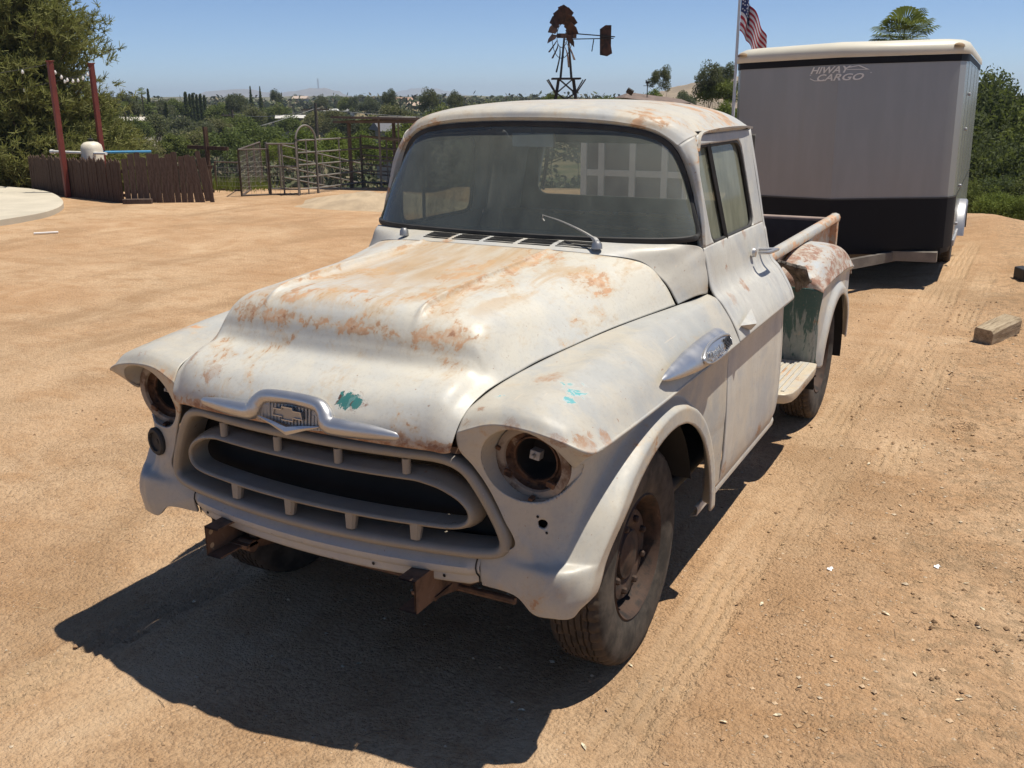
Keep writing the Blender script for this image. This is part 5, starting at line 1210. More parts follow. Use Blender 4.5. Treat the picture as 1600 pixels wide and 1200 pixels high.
for sx, sg in ((-.13, 1), (-W + .13, -1)):
    wh = empty('trailer_wheel'); wh.parent = tr; wh.location = (sx, 1.75, .345); wh.scale = (.88, .88, .88); wh.rotation_euler = (0, 0, 0 if sg > 0 else math.pi)
    link('tyre', TM, wh); link('rim', RM, wh)
    a = np.linspace(R(8), R(172), 20)
    fd = np.stack([np.stack([np.full(20, x), 1.75 - np.cos(a) * r_, .33 + np.sin(a) * r_], 1) for x, r_ in ((sx - sg * .02, .44), (sx + sg * .20, .44), (sx + sg * .215, .425), (sx + sg * .215, .37))])
    add('wheel_guard', fd.reshape(-1, 3), gridfaces(4, 20), M_ALU, tr, sharp=50)
# lettering on the front, following the two faces of the nose
def put_text(txt, size, xl, z, name='logo_lettering'):
    me = text_mesh(txt, size, M_TLOGO, .0015, .35, size * .02)
    o_ = link(name, me, tr); return o_
p0, p1 = np.array((-.62, -.16)), np.array((-1.16, -.36)); p2 = np.array((-1.70, -.17))
for txt, size, z, xo in (('HIWAY', .115, 2.218, -1.27), ('CARGO', .115, 2.145, -1.17)):
    me = text_mesh(txt, size, M_TLOGO, .0015, .35, size * .02)
    # wrap the letters on the folded nose
    for v_ in me.vertices:
        x = xo + v_.co.x * (1.0 if txt == 'HIWAY' else 1.12); yb = float(np.interp(x, [-1.70, -1.16, -.62], [-.17, -.36, -.16])); v_.co = Vector((x, yb - .004 - v_.co.z, z + v_.co.y * .78))
    link('logo_lettering', me, tr)
def strip(pts, name='logo_stripe'):
    b = MB()
    P = [(x, float(np.interp(x, [-1.70, -1.16, -.62], [-.17, -.36, -.16])) - .005, z) for x, z in pts]; add(name, P, [tuple(range(len(P)))], M_TLOGO, tr, smooth=False)
strip([(-1.10, 2.238), (-.98, 2.258), (-.97, 2.251), (-1.095, 2.231)]); strip([(-1.09, 2.216), (-.88, 2.212), (-.975, 2.258), (-.99, 2.251), (-.915, 2.219), (-1.09, 2.222)]); strip([(-1.46, 2.181), (-.86, 2.186), (-.86, 2.180), (-1.46, 2.175)]); strip([(-1.46, 2.142), (-1.41, 2.118), (-1.31, 2.116), (-1.30, 2.122), (-1.405, 2.125), (-1.45, 2.146)])

# white-framed panelled doors standing behind the bed, seen through the cab
dp_ = empty('door_panel', (-2.10, 7.6, -.05), 'white framed panel door with dull purple panes seen through the cab window', 'door')
for x in (-.62, -.40, -.02, .36, .60): MB().box((x, 0, .86), (.07 if x < .5 else .05, .05, 1.66)).build('stile', simple('white_trim', (.66, .66, .66), .6, var=.05), dp_, smooth=False)
for z in (.10, .66, 1.16, 1.66): MB().box((-.01, .008, z), (1.25, .04, .07)).build('cross_rail', simple('white_trim_rail', (.66, .66, .66), .6, var=.05), dp_, smooth=False)
for x0, x1 in ((-.585, -.435), (-.365, -.055), (.015, .325), (.395, .575)): MB().box(((x0 + x1) / 2, .012, .86), (x1 - x0, .015, 1.56)).build('pane', simple('purple_grey_panel', (.15, .125, .135), .6, var=.08), dp_, smooth=False)

# ------------------------------------------------------------------ windmill
wx, wy = at(884, 22.0); S_ = 22.0 / 1640
wm = empty('ornamental_windmill', (wx, wy, 0), 'rusty ornamental windmill with broken blades and a tail vane', 'windmill')
wm.rotation_euler = (0, 0, YAW)
zz = lambda py: zat(py, 22.0, 884)
M_WM = rustmetal('windmill_rust', (.018, .012, .010), (.065, .030, .020), (.16, .075, .045), 7); M_WMD = simple('windmill_frame', (.018, .015, .014), .7)
zp = zz(123)
for sx in (-1, 1):
    for sy in (-1, 1):
        MB().bar((sx * .50, sy * .50, 0), (sx * .16, sy * .16, zp), .035).build('tower_leg', M_WMD, wm, smooth=False); MB().bar((sx * .12, sy * .12, zp), (sx * .045, sy * .045, zz(60)), .028).build('mast_leg', M_WMD, wm, smooth=False)
        MB().bar((sx * .40, sy * .40, zp - .02), (sx * .22, sy * .22, zp - .30), .02).build('platform_brace', M_WMD, wm, smooth=False)
for k in range(6):
    z0 = zp - .30 * k; z1 = z0 - .30; w0 = .16 + .34 * (zp - z0) / zp; w1 = .16 + .34 * (zp - z1) / zp
    for sy in (-1, 1):
        MB().bar((-w0, sy * w0, z0), (w1, sy * w1, z1), .018).build('cross_brace', M_WMD, wm, smooth=False); MB().bar((w0, sy * w0, z0), (-w1, sy * w1, z1), .018).build('cross_brace', M_WMD, wm, smooth=False)
MB().box((0, 0, zp), (.62, .62, .035)).build('platform', M_WMD, wm, smooth=False)
zh = zz(56); hub = np.array([-.02, 0, zh]); ax = np.array([.90, .43, 0]); ax /= np.linalg.norm(ax); e1 = np.array([-ax[1], ax[0], 0]); e2 = np.array([0, 0, 1.0])
rs2 = np.random.RandomState(9)
for i in range(15):
    a = 2 * math.pi * i / 15 + rs2.uniform(-.06, .06); d = e1 * math.cos(a) + e2 * math.sin(a); tdir = -e1 * math.sin(a) + e2 * math.cos(a)
    if math.sin(a) > -.35:
        r0, r1 = .24, .56 + .10 * rs2.rand(); tw_ = ax * rs2.uniform(.3, .9); w0, w1 = .045, .095 + .03 * rs2.rand()
        o0 = hub - ax * .10
        q = [o0 + d * r0 - (tdir + tw_) * w0 * .9, o0 + d * r0 + (tdir + tw_) * w0 * .9, o0 + d * (r1 * .9) + (tdir + tw_) * w1, o0 + d * r1, o0 + d * (r1 * .9) - (tdir + tw_) * w1]
        add('blade', q + [p + ax * .006 for p in q], [(0, 1, 2, 3, 4), (9, 8, 7, 6, 5)] + [(j, (j + 1) % 5, 5 + (j + 1) % 5, 5 + j) for j in range(5)], M_WM, wm, smooth=False)
    else:
        r1 = .55 + .25 * rs2.rand(); o0 = hub - ax * .10; P = [o0 + d * .22, o0 + d * r1 * .6 + ax * .03, o0 + d * r1 + e2 * -.05 + e1 * rs2.uniform(-.05, .05)]
        MB().put(*sweep(spline(np.array(P), 10), [(-.018, -.003), (.018, -.003), (.018, .003), (-.018, .003)], cap=True, scale=np.linspace(.4, 1.3, 10))).build('bent_blade_arm', M_WM, wm, smooth=False)
t = np.linspace(0, 2 * np.pi, 32, endpoint=False)
for r_ in (.24, .46): MB().tube([hub - ax * .08 + (e1 * math.cos(q) + e2 * math.sin(q)) * r_ for q in t], .008, 5, closed=True).build('wheel_ring', M_WMD, wm)
MB().bar(hub - ax * .18, hub + ax * .25, .09).build('gearbox', M_WM, wm, smooth=False)
MB().bar(hub + [.0, 0, .06], hub + [1.08, .1, -.02], .022).build('tail_bar', M_WMD, wm, smooth=False); MB().bar(hub + [.0, 0, -.07], hub + [1.05, .1, -.05], .02).build('tail_bar', M_WMD, wm, smooth=False)
vn = [(.78, .10, .20), (.90, .10, .28), (1.03, .11, .28), (1.03, .11, -.14), (1.06, .11, -.30), (.95, .105, -.36), (.79, .10, -.33)]
vn = [np.array(p) + hub - [.03, 0, .06] for p in vn]; nv_ = len(vn)
add('tail_vane', vn + [p + np.array([0, .012, 0]) for p in vn], [tuple(range(nv_)), tuple(range(2 * nv_ - 1, nv_ - 1, -1))] + [(j, (j + 1) % nv_, nv_ + (j + 1) % nv_, nv_ + j) for j in range(nv_)], M_WM, wm, smooth=False)
MB().bar(hub + [.62, .06, -.06], hub + [.58, .06, -.32], .02).build('tail_prop', M_WMD, wm, smooth=False)

# ------------------------------------------------------------------ flag on its pole
fx, fy = at(1147, 30.0)
fp = empty('flagpole', (fx, fy, gz(fx, fy)), 'tall white flagpole beside the trailer', 'flagpole')
MB().tube([(0, 0, -1), (0, 0, 4), (0, 0, 9.0)], [.055, .05, .035], 12).build('pole', simple('white_pole', (.62, .62, .62), .4, var=.04), fp)
MB().lathe([(.001, 9.0), (.06, 9.04), (.08, 9.1), (.06, 9.16), (.001, 9.2)], (0, 0, 0), 'z', 12).build('finial', simple('gold_ball', (.5, .36, .1), .3, metal=.8), fp)
M_FR = simple('flag_red', (.42, .020, .035), .8, var=.06); M_FW = simple('flag_white', (.72, .72, .72), .8, var=.03); M_FB = simple('flag_blue', (.018, .028, .12), .8, var=.06)
zt = zat(-18, 30.0, 1150); H_ = zt - zat(50, 30.0, 1150); NU, NV = 44, 26
U, Vv = np.meshgrid(np.linspace(0, 1, NU), np.linspace(0, 1, NV), indexing='ij')
flen = 2.15
hxp = flen * (.36 * U + .02 * np.sin(U * 9)); hzp = zt - Vv * H_ * (1 - .12 * U) - flen * (.62 * U ** 1.25) + .04 * np.sin(U * 14 + Vv * 2)
hyp = .16 * np.sin(U * 13 + Vv * 1.5) * np.minimum(1, U * 3) 
P = np.stack([fx + .05 + hxp * _r0[0] - hyp * _d0[0], fy + hxp * _r0[1] - hyp * _d0[1], hzp], -1)
fl_ = empty('flag', (fx + .05, fy, zt), 'red and white striped flag with a blue canton hanging limp on the pole', 'flag')
P = P - np.array([fx + .05, fy, zt])
ff = gridfaces(NU, NV)
def fsub(sel, name, mat):
    u_ = sorted({i for q in sel for i in q}); mp = {a: b for b, a in enumerate(u_)}; add(name, P.reshape(-1, 3)[u_], [tuple(mp[i] for i in q) for q in sel], mat, fl_, sharp=None)
cells = [(i, j) for i in range(NU - 1) for j in range(NV - 1)]
canton = lambda i, j: i < 17 and j < 14
fsub([ff[n_] for n_, (i, j) in enumerate(cells) if canton(i, j)], 'canton', M_FB)
for sidx in range(13):
    sel = [ff[n_] for n_, (i, j) in enumerate(cells) if not canton(i, j) and int(j * 13 / (NV - 1)) == sidx]
    if sel: fsub(sel, 'stripe', M_FR if sidx % 2 == 0 else M_FW)
for a_ in range(6):
    for b_ in range(5):
        i, j = 2 + int(a_ * 2.5), 2 + int(b_ * 2.6); c_ = P[i, j]; nrm = np.cross(P[i + 1, j] - P[i, j], P[i, j + 1] - P[i, j]); nrm /= np.linalg.norm(nrm); ex = P[i + 1, j] - P[i, j]; ex /= np.linalg.norm(ex); ey = np.cross(nrm, ex)
        st = [c_ + (ex * math.cos(t_) + ey * math.sin(t_)) * (.032 if q % 2 == 0 else .014) - nrm * .004 for q, t_ in enumerate(np.linspace(0, 2 * np.pi, 10, endpoint=False))]
        add('star', st, [tuple(range(10))], M_FW, fl_, smooth=False)

# ------------------------------------------------------------------ vegetation
def foliage(name, dark, light, trans=.38, var=.6):
    b = NB(name); g = b.n('NewGeometry'); oi = b.n('ObjectInfo')
    c = b.mix(g.outputs['Random Per Island'], dark, light)
    c = b.mix(b.math('MULTIPLY', oi.outputs['Random'], .35), c, [k * 1.5 for k in (light[0], light[1] * .8, light[2] * .6)])
    p = b.bsdf(c, .75, 0, None, .12); tr_ = b.n('BsdfTranslucent'); b.l(b.mix(.5, c, (.16, .20, .03)), tr_.inputs[0])
    m = b.n('MixShader'); m.inputs[0].default_value = trans; b.l(p.outputs[0], m.inputs[1]); b.l(tr_.outputs[0], m.inputs[2]); return b.done(m)
M_F1 = foliage('leaf_green', (.055, .075, .024), (.150, .185, .062)); M_F2 = foliage('leaf_olive', (.075, .080, .040), (.185, .190, .098)); M_F3 = foliage('leaf_bright', (.070, .100, .022), (.19, .245, .060)); M_F4 = foliage('needle_dark', (.034, .050, .026), (.095, .118, .055)); M_F5 = foliage('needle_pine', (.065, .085, .034), (.24, .26, .105)); M_F6 = foliage('dry_brush', (.10, .085, .045), (.22, .18, .10)); M_F7 = foliage('leaf_dusky', (.060, .072, .048), (.145, .158, .105))
M_BARK = weathered_wood('bark', (.055, .042, .032), (.13, .10, .075), (10, 10, 2))
def quads(C, size, rsx, aspect=.6, up=None, jit=1.0, tri=False):
    n = len(C); d1 = rsx.normal(size=(n, 3)); 
    if up is not None: d1 = d1 * jit + np.asarray(up)
    d1 /= np.linalg.norm(d1, axis=1, keepdims=True); d2 = np.cross(d1, rsx.normal(size=(n, 3))); d2 /= np.linalg.norm(d2, axis=1, keepdims=True)
    s = (size * (.6 + .8 * rsx.rand(n)))[:, None]; a = d1 * s; b = d2 * s * aspect
    V = np.stack([C - a, C + b * .8, C + a, C - b * .8], 1); return V.reshape(-1, 3), [(4 * i, 4 * i + 1, 4 * i + 2, 4 * i + 3) for i in range(n)]
def crown_round(seed, n, leaf, squash=.85, clumps=26, droop=0.0, low=.28):
    r_ = np.random.RandomState(seed); cs = []
    for k in range(clumps):
        d = r_.normal(size=3); d /= np.linalg.norm(d); d[2] = abs(d[2]) * .9 - .25 * r_.rand(); q = d * (.26 + .17 * r_.rand()) * np.array([1, 1, squash]); cs.append((q, .12 + .10 * r_.rand()))
    C = []; per = n // clumps
    for q, rad in cs:
        p = r_.normal(size=(per, 3)); p /= np.linalg.norm(p, axis=1, keepdims=True); p *= (rad * r_.rand(per) ** .4)[:, None]; p[:, 2] *= .85; p[:, 2] -= droop * np.hypot(p[:, 0] + q[0], p[:, 1] + q[1]) * r_.rand(per); C.append(p + q)
    C = np.concatenate(C); zmin, zmax = np.percentile(C[:, 2], .5), C[:, 2].max(); C[:, 2] = low + (C[:, 2] - zmin) / (zmax - zmin) * (1 - low); C[:, 2] = np.maximum(C[:, 2], .04)
    return quads(C, leaf, r_), r_
def crown_cone(seed, n, leaf, width=.2, low=.08, gaps=.3, power=1.0):
    r_ = np.random.RandomState(seed); h = low + (1 - low) * r_.rand(n) ** 1.15; tiers = 14
    ph = (h * tiers) % 1; R_ = width * (1.02 - h) ** power * (.55 + .45 * (1 - ph)) ; a = r_.rand(n) * 6.283
    lob = 1 - gaps * (np.sin(a * 3 + np.floor(h * tiers) * 1.7) * .5 + .5); rr_ = R_ * lob * r_.rand(n) ** .45
    C = np.stack([rr_ * np.cos(a), rr_ * np.sin(a), h - .03 * rr_ / width], 1); return quads(C, leaf, r_, up=(0, 0, -.2)), r_
def tree_mesh(kind, seed, n, leaf, **k):
    (V, f), r_ = (crown_cone if kind == 'cone' else crown_round)(seed, n, leaf, **k); return V, f
def trunk_mesh(seed, h=.5, r=.022, limbs=5):
    r_ = np.random.RandomState(seed); b = MB(); b.tube(spline(np.array([(0, 0, -.06), (.006, .0, .15), (-.005, .008, .3), (0, 0, h)]), 10), np.linspace(r, r * .55, 10), 7)
    for i in range(limbs):
        a = i * 2.4 + r_.rand(); l = .16 + .10 * r_.rand(); z0 = h * (.5 + .45 * i / limbs); b.tube(spline(np.array([(0, 0, z0), (math.cos(a) * l * .5, math.sin(a) * l * .5, z0 + l * .45), (math.cos(a) * l, math.sin(a) * l, z0 + l * 1.0)]), 6), np.linspace(r * .5, r * .15, 6), 5)
    return b.mesh('trunk', M_BARK)
PROTO = {}
def proto(key, kind, mat, seed, n, leaf, trunk=(.5, .022, 5), **k):
    V, f = tree_mesh(kind, seed, n, leaf, **k); PROTO[key] = (mesh('crown', V, f, mat, False), trunk_mesh(seed, *trunk))
for i in range(3):
    proto('round%d' % i, 'round', M_F1, 20 + i, 8000, .026); proto('olive%d' % i, 'round', M_F2, 30 + i, 7500, .026, clumps=22); proto('dusky%d' % i, 'round', M_F7, 40 + i, 7500, .026, clumps=24, squash=1.1)
    proto('bright%d' % i, 'round', M_F3, 50 + i, 10000, .022, droop=.35, low=.04, clumps=34); proto('fir%d' % i, 'cone', M_F4, 60 + i, 5000, .026, (.85, .016, 0), width=.20)
    proto('gum%d' % i, 'round', M_F7, 70 + i, 5000, .024, clumps=15, squash=1.6, low=.30, trunk=(.75, .016, 6))
proto('cypress0', 'cone', M_F4, 81, 4000, .03, (.6, .012, 0), width=.075, gaps=.1, power=.35); proto('cypress1', 'cone', M_F4, 82, 4000, .03, (.6, .012, 0), width=.06, gaps=.1, power=.3)
for i in range(3): proto('big%d' % i, 'round', M_F4 if i else M_F1, 90 + i, 30000, .017, clumps=60, squash=1.15, low=.06, trunk=(.5, .03, 6))
proto('bigbright', 'round', M_F3, 97, 16000, .018, clumps=40, low=.02)
proto('bigolive', 'round', M_F2, 98, 24000, .017, clumps=54, low=.06, squash=1.1)
def tree(key, x, y, zb, h, w, label, cat='tree', group=None, name='tree', rz=None, crown_w=.86):
    """h = height, w = crown width in metres"""
    t = empty(name, (x, y, zb), label, cat, group); t.rotation_euler = (0, 0, rs.uniform(0, 6.3) if rz is None else rz)
    c, tm = PROTO[key]; sx = w / crown_w; kd = ''.join(ch for ch in key if ch.isalpha())
    hc = min(h, w * {'gum': 1.7, 'fir': 3.2, 'cypress': 7.0, 'dusky': 1.15, 'big': 1.35}.get(kd, 1.0))
    link('crown', c, t, (0, 0, h - hc), scale=(sx, sx, hc)); link('trunk', tm, t, scale=(min(h, hc) * .9, min(h, hc) * .9, (h - hc * .22) / max(v_.co.z for v_ in tm.vertices) if kd not in ('fir', 'cypress') else h)); return t
def tree_px(key, px, top, dist, wpx, label, base=None, **k):
    x, y = at(px, dist); zb = gz(x, y) if base is None else base; zt_ = zat(top, dist, px); w = wpx * dist / 1640 * 1.12
    if key.startswith('fir') or key.startswith('cyp'): k.setdefault('crown_w', .40 if key.startswith('fir') else .15)
    return tree(key, x, y, zb - .1, max(zt_ - zb, 1.2), w, label, **k)

# the big pine beside the pad
def pine(x, y, zb, h, rad, seed, label, nb=150):
    r_ = np.random.RandomState(seed); t = empty('pine_tree', (x, y, zb), label, 'tree'); tk_ = MB(); tk_.tube(spline(np.array([(0, 0, -.3), (.1, 0, h * .3), (-.05, .1, h * .65), (0, 0, h)]), 14), np.linspace(.26, .03, 14), 9)
    C = []; U_ = []; S2 = []
    for i in range(nb):
        f_ = (i + .5) / nb; z0 = h * (.05 + .93 * f_); a = i * 2.399 + r_.uniform(-.4, .4); L = rad * (1 - f_) ** .62 * r_.uniform(.65, 1.0) + .35
        el = r_.uniform(-.1, .35) + .5 * f_; P_ = spline(np.array([(0, 0, z0), (math.cos(a) * L * .5, math.sin(a) * L * .5, z0 + L * .5 * math.sin(el) - .1), (math.cos(a) * L, math.sin(a) * L, z0 + L * math.sin(el) + L * .18)]), 10)
        tk_.tube(P_, np.linspace(.05 * (1 - f_) + .012, .008, 10), 5, cap=False)
        nt_ = int(60 * L / 1.2) + 26
        for j in range(nt_):
            u = r_.rand() ** .7; p = P_[min(int(u * 9.99), 9)] + r_.normal(size=3) * (.10 + .16 * L * u * .6) * [1, 1, .55]; C.append(p); d = np.array([math.cos(a), math.sin(a), .9]) + r_.normal(size=3) * .5; U_.append(d / np.linalg.norm(d)); S2.append(.13 + .09 * r_.rand())
    C = np.array(C); U_ = np.array(U_); S2 = np.array(S2); V_, f_ = [], []; nn = 0
    for q in range(9):
        d = U_ + r_.normal(size=U_.shape) * .55; d /= np.linalg.norm(d, axis=1, keepdims=True); sd = np.cross(d, r_.normal(size=d.shape)); sd /= np.linalg.norm(sd, axis=1, keepdims=True); w_ = S2[:, None] * .055
        V_.append(np.stack([C - d * S2[:, None] * .4 - sd * w_, C - d * S2[:, None] * .4 + sd * w_, C + d * S2[:, None] + sd * w_ * .6, C + d * S2[:, None] - sd * w_ * .6], 1).reshape(-1, 3))
    V_ = np.concatenate(V_); n4 = len(V_) // 4
    link('crown', mesh('crown', V_, np.arange(n4 * 4).reshape(-1, 4), M_F5, False), t); tk_.build('trunk', M_BARK, t); return t
x, y = at(28, 24.5); pine(x, y, gz(x, y), 6.6, 2.35, 4, 'large pine with upswept branches behind the picket fence', 150)
x, y = at(-75, 26); pine(x, y, gz(x, y), 8.2, 3.0, 8, 'taller dark pine at the edge of the yard beside the concrete pad', 130)
x, y = at(128, 27); pine(x, y, gz(x, y) - .3, 3.6, 1.7, 12, 'smaller pale green pine behind the red-brown posts', 90)

# valley trees seen over the fence and corral (picture column, top row, distance, width)
V1 = [('bright0', 468, 192, 46, 62, 'bright green drooping tree behind the corral gate'), ('bright1', 520, 196, 48, 56, 'bright green drooping tree to the right of the power pole'), ('bright2', 560, 200, 50, 50, 'bright green drooping tree near the shade roof'), ('bright0', 425, 212, 44, 40, 'low bright green bush tree behind the mesh pen'),
      ('bright1', 610, 192, 54, 60, 'bright green tree rising behind the shade roof'), ('olive0', 600, 186, 70, 26, 'small yellowing tree above the shade roof'), ('round0', 400, 178, 64, 78, 'broad olive green tree left of the power pole'), ('round1', 345, 196, 60, 66, 'mid green spreading tree behind the leaning fence end'), ('olive1', 300, 196, 64, 60, 'olive green spreading tree above the fence boards'), ('round2', 262, 205, 62, 56, 'low green tree above the corner of the fence'), ('olive2', 215, 212, 60, 60, 'low olive tree above the pointed pickets'), ('round0', 175, 205, 58, 50, 'green tree beside the smaller pine'), ('bright2', 640, 178, 64, 50, 'bright tree half hidden by the pickup cab')]
for key, px, top, d, w, lab in V1: tree_px(key, px, top, d, w, lab)
V2 = [('dusky0', 190, 140, 95, 44, 'dome-topped tree on the ridge beyond the pine'), ('fir0', 232, 138, 110, 22, 'ragged fir beside the tall palm on the ridge'), ('round1', 212, 150, 120, 40, 'green tree left of the ragged fir'), ('dusky1', 250, 150, 120, 36, 'dusky tree right of the ragged fir'), ('round2', 272, 152, 130, 36, 'small round tree before the cypress row'), ('cypress0', 290, 143, 130, 9, None), ('cypress1', 296, 146, 131, 8, None), ('cypress0', 301, 145, 132, 8, None), ('cypress1', 307, 147, 133, 8, None), ('cypress0', 313, 146, 134, 8, None), ('cypress1', 319, 148, 135, 8, None),
      ('cypress1', 213, 150, 105, 5, 'thin dark cypress left of the ridge palm'), ('cypress0', 258, 158, 100, 7, 'dark cypress low on the slope'), ('dusky2', 368, 144, 110, 32, 'tall dusky tree below the far hills'), ('fir0', 392, 134, 160, 14, 'dark fir standing against the far hills, left of a pair'), ('fir1', 407, 134, 160, 11, 'slim dark fir standing against the far hills, right of a pair'), ('gum0', 431, 137, 150, 18, 'spindly dark pine standing alone against the far hills'), ('round0', 430, 158, 140, 40, 'round green tree under the spindly pine'), ('olive0', 390, 160, 120, 46, 'olive tree under the two firs'), ('round1', 340, 158, 115, 40, 'green tree right of the cypress row'), ('dusky1', 503, 146, 170, 22, 'round tree on the skyline left of the power pole'), ('round2', 540, 150, 180, 30, 'dark tree on the skyline right of the power pole'), ('gum1', 551, 147, 170, 16, 'dark upright gum tree on the skyline'), ('dusky0', 577, 148, 150, 28, 'grey green tree above the corral'), ('gum2', 610, 136, 110, 26, 'spindly gum tree above the shade roof'), ('olive1', 606, 158, 100, 50, 'olive tree under the spindly gum'), ('gum0', 671, 134, 90, 28, 'tall gum tree left of the windshield top'), ('gum1', 713, 138, 95, 26, 'tall gum tree above the cab roof corner'), ('round0', 690, 158, 90, 60, 'green tree mass above the cab roof corner'), ('olive2', 740, 158, 110, 50, 'olive tree just above the cab roof'), ('olive0', 490, 168, 130, 50, 'olive tree beside the power pole'), ('dusky2', 540, 176, 90, 46, 'brown green tree behind the bright trees'), ('round1', 450, 176, 100, 40, 'green tree beside the white-roofed house'), ('olive1', 520, 166, 120, 44, 'olive tree below the skyline gum'), ('dusky1', 640, 168, 100, 44, 'dusky tree left of the windshield'), ('round2', 575, 178, 90, 40, 'green tree above the bright trees'), ('olive2', 240, 172, 90, 60, 'olive tree across the slope beyond the pickets'), ('dusky0', 280, 176, 88, 56, 'dusky tree across the slope beyond the boards'), ('round0', 205, 176, 80, 50, 'green tree below the ridge palm'), ('olive0', 330, 178, 92, 50, 'olive tree below the cypress row'), ('round1', 365, 176, 95, 50, 'green tree below the dusky tall tree'), ('dusky2', 310, 186, 80, 50, 'grey tree low in the valley'), ('round2', 165, 172, 75, 40, 'green tree beside the pine trunk')]
for key, px, top, d, w, lab in V2:
    tree_px(key, px, top, d, w, lab or 'narrow dark cypress in the close row on the ridge', group='cypress row on the ridge' if lab is None else None)
V3 = [('round1', 862, 140, 60, 36, 'round green tree left of the windmill'), ('round2', 952, 147, 70, 60, 'low green tree right of the windmill'), ('olive0', 925, 149, 74, 40, 'olive tree right behind the windmill platform'), ('olive1', 905, 151, 80, 40, 'far olive tree behind the windmill legs'), ('gum1', 1030, 97, 45, 30, 'slender conifer above the cab roof'), ('bright1', 1020, 132, 40, 40, 'bright tree below the weather vane'), ('gum0', 1108, 90, 42, 42, 'dark tree left of the flagpole'), ('gum2', 1136, 92, 44, 34, 'dark tree right behind the flagpole'), ('round0', 1120, 112, 42, 54, 'dense green tree base beside the flagpole'), ('bright0', 1140, 150, 36, 50, 'bright bush at the foot of the flagpole'), ('dusky0', 1068, 138, 90, 36, 'grey tree below the bare hill'), ('olive2', 1050, 150, 60, 40, 'olive bush right of the shed roof'), ('dusky1', 800, 150, 120, 60, 'tree just peeping over the cab roof'), ('olive0', 770, 152, 140, 50, 'distant olive tree peeping over the roof')]
for key, px, top, d, w, lab in V3: tree_px(key, px, top, d, w, lab)
V4 = [('big1', 1590, 92, 24, 190, 'large dark tree beyond the dirt bank'), ('big2', 1535, 98, 30, 130, 'dark tree right behind the trailer'), ('big0', 1660, 125, 21, 190, 'green tree at the far side of the dirt bank'), ('big1', 1545, 190, 21, 130, 'low dark tree beside the trailer wheel guard'), ('big2', 1615, 200, 19.5, 150, 'low dense dark tree over the dirt bank'), ('bigbright', 1578, 300, 16.2, 66, 'yellow green bush on the edge of the dirt bank'), ('big0', 1532, 288, 17.2, 60, 'green bush between the trailer and the yellow green bush'), ('bigolive', 1500, 150, 32, 150, 'olive tree hidden behind the trailer'),
      ('big2', 1580, 262, 18.4, 110, 'dark shrub behind the yellow green bush'), ('big1', 1650, 255, 17.8, 120, 'dark shrub along the far dirt bank'), ('big0', 1700, 170, 24, 170, 'tall green tree past the dirt bank'), ('bigbright', 1640, 318, 15.8, 60, 'small yellow green bush past the dirt bank')]
for key, px, top, d, w, lab in V4: tree_px(key, px, top, d, w, lab, base=(-2.2 if d > 18.4 else -.6))

# palms
def palm(px, top, dist, wpx, label, zb=None, n=26, seed=1):
    x, y = at(px, dist); zb = gz(x, y) if zb is None else zb; zt_ = zat(top, dist, px); R_ = wpx * dist / 1640 / 2; t = empty('palm_tree', (x, y, zb), label, 'tree'); R_ *= 1.15; h = zt_ - zb - R_ * 1.02; r_ = np.random.RandomState(seed)
    MB().tube(spline(np.array([(0, 0, -.3), (.05, 0, h * .5), (0, 0, h)]), 10), np.linspace(.16, .11, 10) * max(.5, R_ / 1.0), 9).build('trunk', M_BARK, t)
    for i in range(n):
        a = i * 2.4; el = r_.uniform(-.7, 1.25); L = R_ * r_.uniform(.85, 1.1); st_ = L * .52; d = np.array([math.cos(a) * math.cos(el), math.sin(a) * math.cos(el), math.sin(el)]); sd = np.array([-math.sin(a), math.cos(a), 0]); nr = np.cross(d, sd); b = MB(); o_ = np.array([0, 0, h + .05]); e_ = o_ + d * st_
        b.tube([o_, e_], .012 * R_, 4, cap=False); V_ = []; f_ = []
        for q in range(15):
            t_ = -1.45 + 2.9 * q / 14; dd = d * math.cos(t_) + sd * math.sin(t_); p1_ = e_ + dd * L * .52 + nr * .05 * L; p2_ = p1_ + dd * L * .13 - np.array([0, 0, .10 * L]); w_ = (-d * math.sin(t_) + sd * math.cos(t_)) * L * .036
            k0 = len(V_); V_ += [e_, p1_ - w_, p2_, p1_ + w_]; f_.append((k0, k0 + 1, k0 + 2, k0 + 3))
        b.put(V_, f_); b.build('frond', M_F1, t, smooth=False)
palm(1403, 14, 24, 88, 'fan palm crown rising behind the trailer roof', 0, 34, 3)
palm(222, 136, 110, 14, 'thin tall palm on the ridge', None, 16, 5)
for i, (px, d) in enumerate(((192, 84), (236, 98), (350, 120))): palm(px, 158 + i * 2, d, 18, ['small palm below the dome-topped tree', 'small palm on the slope under the ragged fir', 'small palm on the slope right of the cypress row'][i], None, 16, 8 + i)

# scrub on the slopes: nobody could count it
r_ = np.random.RandomState(77); n = 26000
pxs = r_.uniform(-150, 1150, n); ds = 26 + 330 * r_.rand(n) ** 1.5; D_ = ds[:, None]
f_ = (_d0[None] + _r0[None] * ((pxs - 800) / 1565)[:, None]) * D_; xs_ = CAM[0] + f_[:, 0]; ys_ = CAM[1] + f_[:, 1]; zs_ = ground_h(xs_, ys_)
keep = vnoise(xs_ / 14, ys_ / 14, 33) > -.12; xs_, ys_, zs_, ds2 = xs_[keep], ys_[keep], zs_[keep], ds[keep]
C = np.repeat(np.stack([xs_, ys_, zs_ + .15], 1), 5, 0); sz = np.repeat(.007 * ds2 ** .8 + .05, 5); C = C + r_.normal(size=C.shape) * (sz * 1.8)[:, None] * [1, 1, .8]; C[:, 2] = np.maximum(C[:, 2], np.repeat(zs_, 5) + .05)
V, f = quads(C, 1.0, r_); V = (V.reshape(-1, 4, 3) - C[:, None]) * sz[:, None, None] + C[:, None]
